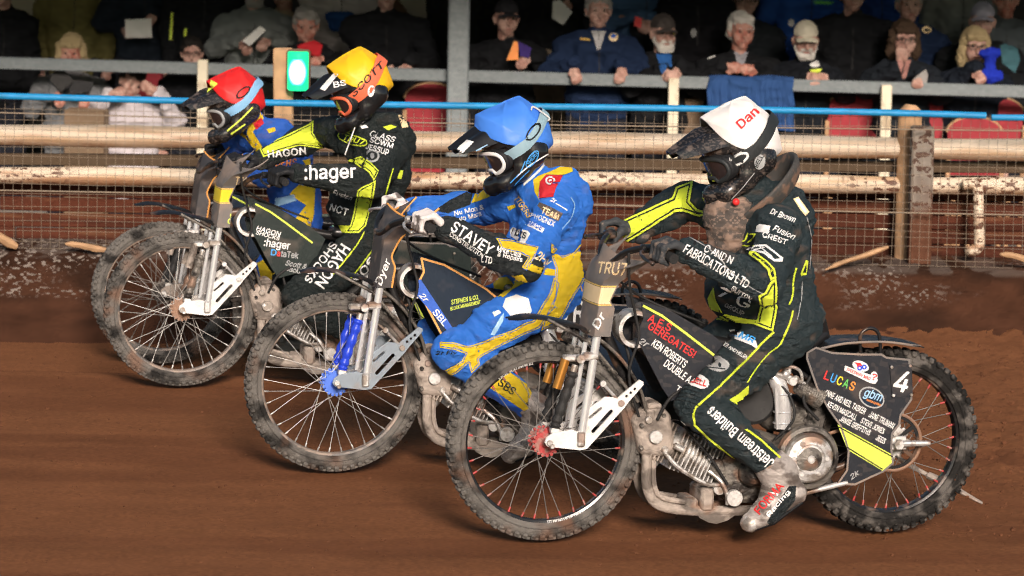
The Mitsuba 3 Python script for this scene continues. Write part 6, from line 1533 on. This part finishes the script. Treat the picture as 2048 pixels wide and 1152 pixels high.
def sheet_item(name, label, cat_, px, y, bsdf, t=0.006, tilt=0.0, group=None):
    """A flat held thing (programme, book, packet) given by its corner pixels at depth y, with real thickness."""
    P = np.array([at(a, b, y + tilt * (b - px[0][1]) * 0.002) for a, b in px]); n = unit(np.cross(P[1] - P[0], P[2] - P[0])); n *= -np.sign(n[1] + 1e-9) * -1
    c = P.mean(0); hull = np.vstack([P + n * t / 2, P - n * t / 2])
    return single(name, trimesh.convex.convex_hull(hull), bsdf, label, cat_, group, smooth=False)


BLK, NAV, GRY = (0.010, 0.011, 0.013), (0.012, 0.024, 0.060), (0.17, 0.19, 0.185)
spectator('person in black at the left edge, only neck and shoulder in view', 6, -24, 0.9, BLK, 'dark', wide=0.9)
spectator('person in a thick olive fleece, left part of the stand, head out of view', 148, -88, 1.35, (0.15, 0.135, 0.05), 'brown', wide=1.12)
k, jm, yy = spectator('person in a dark navy coat holding a white programme at the waist', 288, -92, 1.25, (0.014, 0.020, 0.030), 'dark', wide=1.15, hands=dict(r=(300, 38, -0.25), l=(256, 60, -0.15)))
sheet_item('programme', 'white programme held by the person in the navy coat', 'programme', [(250, 39), (303, 37), (304, 75), (251, 76)], yy - 0.32, 'm_paper')
k, jm, yy = spectator('person in a black jacket with yellow reflective stripes', 408, -90, 1.0, BLK, 'dark', wide=1.1)
for p in ([(342, 25), (347, 25), (344, 80), (338, 80)], [(369, 57), (375, 57), (373, 72), (368, 74)]): lay(k, jm, p, 'm_neon', 'stripe')
k, jm, yy = spectator('bearded person in a grey jacket writing on a programme', 508, -22, 0.95, GRY, 'grey', 10, beard='grey', wide=1.18, hands=dict(r=(527, 85, -0.3), l=(492, 92, -0.3)))
sheet_item('programme', 'programme held open by the bearded person in grey', 'programme', [(484, 82), (520, 52), (532, 60), (500, 92)], yy - 0.40, 'm_paper')
spectator('person in a beige coat behind the grey jacket', 568, -14, 1.75, (0.36, 0.29, 0.21), 'brown', -8)
k, jm, yy = spectator('red faced grey haired man looking down, black jacket', 612, 50, 0.55, BLK, 'grey', 5, 16, face='m_facered', wide=1.12, hands=dict(r=(634, 116, -0.3), l=(606, 112, -0.3)))
single('folded_cap', trimesh.convex.convex_hull(np.vstack([ball(at(a, b, yy - 0.33), 0.02, 1).vertices for a, b in ((600, 94), (628, 86), (640, 92), (636, 108), (612, 102))])), 'm_suitred', 'folded red cap held by the grey haired man', 'cap', smooth=50)
k, jm, yy = spectator('person in a pale grey hooded top carrying a blue bag on the chest', 682, -88, 1.6, (0.40, 0.38, 0.37), 'brown', wide=1.15)
single('shoulder_bag', blend_mesh([(at(662, 34, yy - 0.30), at(698, 34, yy - 0.30), 0.045, 0.045), (at(668, 52, yy - 0.30), at(694, 52, yy - 0.30), 0.040, 0.040)], 0.03, 0.01, 0.01, 14, 2), cm((0.02, 0.07, 0.22)), 'rounded blue bag worn on the chest of the person in the pale grey top', 'bag', smooth=True)
spectator('large man in a plain black pullover with his hands folded', 772, -18, 0.65, BLK, 'bald', 8, wide=1.3, hands=dict(l=(782, 140, -0.42, (0.3, -0.3, -0.6)), r=(808, 138, -0.42, (-0.4, -0.3, -0.5))))
k, jm, yy = spectator('older man in a dark cap holding an orange packet, right of the grey roof post', 1013, 36, 0.42, BLK, 'grey', 12, cap=(0.03, 0.03, 0.035), wide=1.15, hands=dict(r=(1046, 120, -0.32)))
sheet_item('packet', 'orange half of the packet held by the man in the dark cap', 'packet', [(1028, 82), (1036, 84), (1037, 120), (1013, 120)], yy - 0.36, 'm_orangeprint', 0.012); sheet_item('booklet', 'purple booklet held beside the orange packet', 'booklet', [(1036, 82), (1063, 96), (1058, 116), (1040, 112)], yy - 0.345, cm((0.05, 0.03, 0.16)), 0.01)
k, jm, yy = spectator('person in khaki trousers with a white programme, right of the capped man', 1112, -110, 1.35, BLK, 'dark', trousers=(0.20, 0.165, 0.12), hands=dict(r=(1130, 12, -0.25)))
sheet_item('programme', 'white programme hanging from the hand above the khaki trousers', 'programme', [(1106, 2), (1120, 0), (1145, 24), (1126, 50), (1104, 36)], yy - 0.32, 'm_paper')
k, jm, yy = spectator('balding man in a navy zipped jacket resting both hands on the rail', 1197, 20, 0.32, NAV, 'grey', 6, wide=1.22, shirt=(0.5, 0.5, 0.5), hands=dict(l=(1152, 148, -0.38, (0.1, -0.5, -0.85)), r=(1240, 148, -0.38, (-0.1, -0.5, -0.85))))
lay(k, jm, oval(1227, 75, 9, 8), 'm_palegold'); lay(k, jm, oval(1227, 73, 5, 4), 'm_royal', lift=0.006); lay(k, jm, [(1160, 76), (1180, 78), (1180, 82), (1160, 80)], 'm_goldpaint')
lay(k, jm, LineString([(1197, 62), (1199, 140)]).buffer(0.8), 'm_rubber', 'zip')
k, jm, yy = spectator('person in blue denim holding a red phone', 1292, -85, 1.3, (0.055, 0.11, 0.21), 'brown', wide=1.15, hands=dict(l=(1282, 45, -0.3), r=(1296, 50, -0.3)))
sheet_item('phone', 'red phone held against the blue denim', 'phone', [(1270, 32), (1284, 36), (1282, 56), (1268, 52)], yy - 0.38, 'm_red', 0.01)
spectator('person in a black T-shirt standing behind the man in the peaked cap', 1347, -22, 1.1, BLK, 'dark', -5, wide=1.1)
k, jm, yy = spectator('white bearded man in a dark peaked cap and blue shirt leaning on the rail', 1326, 66, 0.36, BLK, 'grey', 18, cap=(0.07, 0.06, 0.055), beard='white', shirt=(0.03, 0.12, 0.36), glasses=True, hands=dict(r=(1348, 148, -0.40, (-0.5, -0.4, -0.6)), l=(1338, 150, -0.40, (0.6, -0.4, -0.5))))
lay(k, jm, [(1318, 96), (1342, 96), (1344, 134), (1322, 134)], cm((0.03, 0.12, 0.36)), 'shirt_front'); single('badge_strap', bar(at(1349, 52, yy), at(1348, 83, yy), 0.016, 0.006), 'm_neon', 'yellow strap hanging beside the peaked cap', 'strap')
k, jm, yy = spectator('dark clothed person between the peaked cap and the white haired man', 1395, -60, 1.0, (0.008, 0.008, 0.01), 'dark')
lay(k, jm, oval(1387, 66, 6, 9), 'm_greyprint')
spectator('spectacled man in a dark anorak standing directly behind the white haired man', 1490, 2, 1.15, (0.018, 0.022, 0.026), 'dark', 4, glasses=True, wide=1.15)
k, jm, yy = spectator('white haired man in a black jumper leaning behind the blue blanket', 1482, 62, 0.36, BLK, 'white', 14, face='m_facered', shirt=(0.30, 0.30, 0.33), wide=1.15, hands=dict(l=(1462, 134, -0.22, (0.9, -0.2, -0.1)), r=(1500, 138, -0.2, (-0.9, -0.2, -0.1))))
for q in range(3): lay(k, jm, [(1416, 106 + 5 * q), (1431, 101 + 5 * q), (1431, 104 + 5 * q), (1416, 109 + 5 * q)], 'm_paper', 'stripe')
spectator('person in a mottled green camouflage top at the back', 1546, -32, 1.75, (0.10, 0.11, 0.08), 'brown')
k, jm, yy = spectator('person in a bright blue coat behind the bearded man in the pale cap', 1622, -92, 1.35, (0.02, 0.075, 0.30), 'brown', wide=1.45)
lay(k, jm, [(1626, 2), (1668, 3), (1660, 9), (1630, 8)], 'm_greenprint'); lay(k, jm, oval(1583, 46, 6, 8), 'm_paper')
k, jm, yy = spectator('man with a pale knitted cap and long white beard, black hooded top', 1611, 80, 0.36, (0.010, 0.012, 0.016), 'white', 4, 12, cap=(0.62, 0.58, 0.46), beard='white', glasses=True, hands=dict(l=(1628, 155, -0.36, (0.2, -0.5, -0.8)), r=(1642, 157, -0.36, (-0.2, -0.5, -0.8))))
lay(k, jm, oval(1630, 130, 10, 5).union(oval(1632, 126, 6, 4)), 'm_paper'); lay(k, jm, [(1620, 139), (1644, 137), (1640, 144), (1624, 145)], 'm_neon')
k, jm, yy = spectator('large man in a plain black sweatshirt left of the woman with brown hair', 1705, -12, 0.8, BLK, 'dark', 4, wide=1.42)
k, jm, yy = spectator('grey haired man in a navy jacket with a round pale crest', 1818, 8, 0.95, NAV, 'grey', 5, shirt=(0.3, 0.32, 0.36), wide=1.15)
lay(k, jm, oval(1853, 60, 10, 7), 'm_palegold'); lay(k, jm, oval(1853, 61, 6, 3), 'm_rubber', lift=0.006)
spectator('person in a blue coat in the back row right of the large man', 1762, -80, 1.8, (0.02, 0.06, 0.24), 'dark')
spectator('person in a royal blue coat in the back row near the right end', 1878, -85, 1.8, (0.02, 0.06, 0.24), 'brown')
k, jm, yy = spectator('woman with brown hair and spectacles resting her chin on a hand', 1808, 78, 0.38, (0.014, 0.018, 0.024), 'brown', 6, glasses=True, shirt=(0.42, 0.22, 0.19), long_hair=True, hands=dict(l=(1801, 112, -0.20, (0.1, -0.2, 0.9)), r=(1838, 160, -0.40, (-0.3, -0.6, -0.6))))
sheet_item('programme', 'grey programme held over the rail by the woman with brown hair', 'programme', [(1826, 158), (1852, 138), (1856, 150), (1852, 172), (1822, 174)], yy - 0.42, cm((0.30, 0.29, 0.28)))
spectator('woman in a grey hooded top at the back right', 1925, -88, 1.7, (0.20, 0.22, 0.21), 'brown', wide=1.1)
k, jm, yy = spectator('man in a pale patterned cap and teal sided anorak behind the blonde woman', 1965, 42, 0.85, (0.012, 0.014, 0.016), 'grey', -6, cap=(0.35, 0.35, 0.42), glasses=True, wide=1.2)
lay(k, jm, [(1918, 82), (1930, 78), (1926, 106), (1914, 106)], cm((0.08, 0.20, 0.24)), 'panel'); lay(k, jm, [(2000, 92), (2030, 80), (2040, 120), (2030, 146), (2004, 126)], cm((0.08, 0.20, 0.24)), 'panel')
k, jm, yy = spectator('blonde woman with spectacles behind a blue bag', 1949, 92, 0.42, (0.010, 0.014, 0.022), 'blond', 8, glasses=True, long_hair=True, hands=dict(l=(1958, 150, -0.3)))
single('carrier_bag', blend_mesh([(at(1966, 108, yy - 0.26), at(1994, 106, yy - 0.26), 0.030, 0.030), (at(1964, 150, yy - 0.26), at(1996, 152, yy - 0.26), 0.036, 0.036), (at(1980, 105, yy - 0.26), at(1980, 155, yy - 0.26), 0.036, 0.04)], 0.02, 0.009, 0.012, 20, 5), cm((0.015, 0.035, 0.42)), 'bright blue carrier bag in front of the blonde woman', 'bag', smooth=True)
spectator('red faced man in a grey zipped top at the top right corner', 2012, -2, 1.35, (0.10, 0.12, 0.13), 'bald', -6, face='m_facered')
k, jm, yy = spectator('fair haired seated child in a grey coat, face just above the rail at left', 143, 104, 0.45, (0.17, 0.18, 0.19), 'blond', 0, 8, face='m_facered', long_hair=True, wide=1.05, hands=dict(l=(118, 196, -0.3), r=(172, 200, -0.3)))
sheet_item('folder', 'tilted black folder held by the seated child in grey', 'folder', [(108, 142), (128, 140), (148, 162), (122, 184), (100, 160)], yy - 0.36, 'm_rubber', 0.012); sheet_item('folder', 'black tablet case held beside the tilted folder', 'folder', [(148, 160), (187, 164), (178, 184), (138, 184)], yy - 0.40, 'm_gloveblack', 0.012)
spectator('boy with spectacles in black, only his head above the rail beside the left cream post', 384, 106, 0.42, BLK, 'dark', 4, glasses=True, size=0.86)
spectator('child in a white and grey jacket crouching below the rail with head on arms', 262, 164, 0.26, (0.55, 0.52, 0.55), 'dark', 30, 22, roll=18, size=0.92, wide=1.15, hands=dict(l=(232, 186, -0.3, (0.8, -0.3, 0.2)), r=(300, 176, -0.3, (-0.7, -0.3, 0.3))))
spectator('dark clothed person in the back row beside the trestle', 930, -70, 1.9, (0.010, 0.012, 0.012), 'dark')
spectator('person in dark green at the back, left of the man in navy', 1078, -60, 2.0, (0.012, 0.02, 0.018), 'dark')
spectator('person in near black at the back between grey hood and navy coat', 225, -75, 1.9, (0.012, 0.014, 0.014), 'dark')
spectator('person in black at the back, between the camouflage top and the white haired man', 1432, -85, 1.8, (0.010, 0.010, 0.012), 'dark')

# things in the stand
def chair(px, py, label, dy=0.75, seat='m_chairred', yaw=0):
    yy = 24.5
    for _ in range(3): c = at(px, py, yy); yy = rail_pt(c[0], 0)[1] + dy
    M = trimesh.transformations.translation_matrix((c[0], yy, -0.17)) @ trimesh.transformations.rotation_matrix(math.radians(yaw), (0, 0, 1)); M[2, 3] += 0
    top = c[2] + 0.17
    k = thing('chair', label, 'chair', 'red padded chairs behind the rail')
    g = sbox(-0.19, 0.0, 0.19, 0.40).buffer(-0.09).buffer(0.09)
    g = Polygon([(-0.17, 0.0), (0.17, 0.0), (0.19, 0.30)] + [(0.19 * math.cos(a), 0.30 + 0.11 * math.sin(a)) for a in np.linspace(0.15, 3.0, 12)] + [(-0.19, 0.30)])
    back = extr(g, 0.045, 0.012); back.apply_transform(trimesh.transformations.rotation_matrix(math.radians(80), (1, 0, 0))); back.apply_translation((0, 0.22, top - 0.42))
    put('backrest', back, seat, k, 30, M=M)
    put('seat', rbox((0.42, 0.42, 0.06), 0.02, (0, 0.0, 0.46)), seat, k, False, M=M)
    edge = np.array(g.exterior.coords)[3:-1]
    put('back_frame', xf(tube([(x, z, 0.02) for x, z in edge], 0.014, 8), trimesh.transformations.translation_matrix((0, 0.22, top - 0.42)) @ trimesh.transformations.rotation_matrix(math.radians(80), (1, 0, 0))), 'm_wood', k, True, M=M)
    for sx in (-1, 1):
        for sy in (-1, 1): put('leg', bar((0.18 * sx, 0.18 * sy, 0), (0.19 * sx, 0.18 * sy, 0.45 if sy < 0 else top - 0.2), 0.03, 0.03, upv=(0, 1, 0)), 'm_wood', k, False, M=M)


mat('m_chairred', plain((0.30, 0.025, 0.035), 0.2, 8), 0.8)
chair(1715, 188, 'red padded chair just left of the right hand cream post', 0.12); chair(1866, 192, 'red padded chair right of the round topped timber pole', 0.16); chair(2004, 196, 'red padded chair near the right edge of the stand', 0.14)
chair(862, 168, 'dark red chair just left of the grey roof post', 0.2); chair(305, 146, 'red round backed chair behind the crouching child', 0.8); chair(1960, 236, 'red padded chair low down, half hidden by the upper barrier pipe', 0.0)
def carton(px0, py0, px1, y, label, bsdf):
    A, B = at(px0, py0, y), at(px1, py0, y)
    w = abs(B[0] - A[0]); h = A[2] + 0.17
    k = thing('cardboard_box', label, 'box'); c = ((A[0] + B[0]) / 2, y + 0.15, A[2] - h / 2)
    put('carton', rbox((w, 0.3, h), 0.006, c), bsdf, k, False)
    for s in (-1, 1): put('flap', rbox((w * 0.98, 0.146, 0.006), 0.002, (c[0], y + 0.15 + s * 0.0755, A[2] + 0.004)), bsdf, k, False)


mat('m_card', plain((0.17, 0.115, 0.07), 0.2, 9), 0.85)
carton(1352, 200, 1408, 24.15, 'plain brown carton below the rail right of the middle cream post', 'm_card'); carton(128, 222, 208, 24.2, 'low tan carton below the rail in front of the seated child', 'm_card')


def blanket(u, v):
    a = np.linspace(0, 1, 2); A, B = at(1418, 150, 23.75), at(1585, 152, 23.75)
    x = A[0] + (B[0] - A[0]) * (u * 1.0) + 0.06 * (u - 0.5) * np.maximum(0, v - 0.4); rl = RL[1] + (RR[1] - RL[1]) * (x - RL[0]) / (RR[0] - RL[0])
    s = v * 0.62
    fold = 0.016 * np.sin(u * 34 + 2 * np.sin(u * 9)) * np.clip((v - 0.32) * 2.2, 0, 1) + 0.01 * np.sin(u * 80 + 1)* np.clip(v - 0.4, 0, 1)
    z = np.where(s < 0.16, 1.015 - (0.16 - s) * 0.75, np.where(s < 0.27, 1.040 - 0.02 * ((s - 0.215) / 0.055) ** 2, 1.02 - (s - 0.27)))
    y = np.where(s < 0.16, rl + 0.055 + (0.16 - s) * 0.3, np.where(s < 0.27, rl + 0.055 - (s - 0.16), rl - 0.055 - 0.012))
    return np.stack([x + 0.006 * np.sin(v * 20), y - np.abs(fold) - 0.004, z + 0.006 * np.sin(u * 11) + 0.012 * (u - 0.5)], -1)


single('blanket', solidify(sheet(blanket, 90, 50), 0.004), cm((0.028, 0.075, 0.21)), 'dark blue blanket draped over the rail in front of the white haired man', 'blanket', smooth=60)
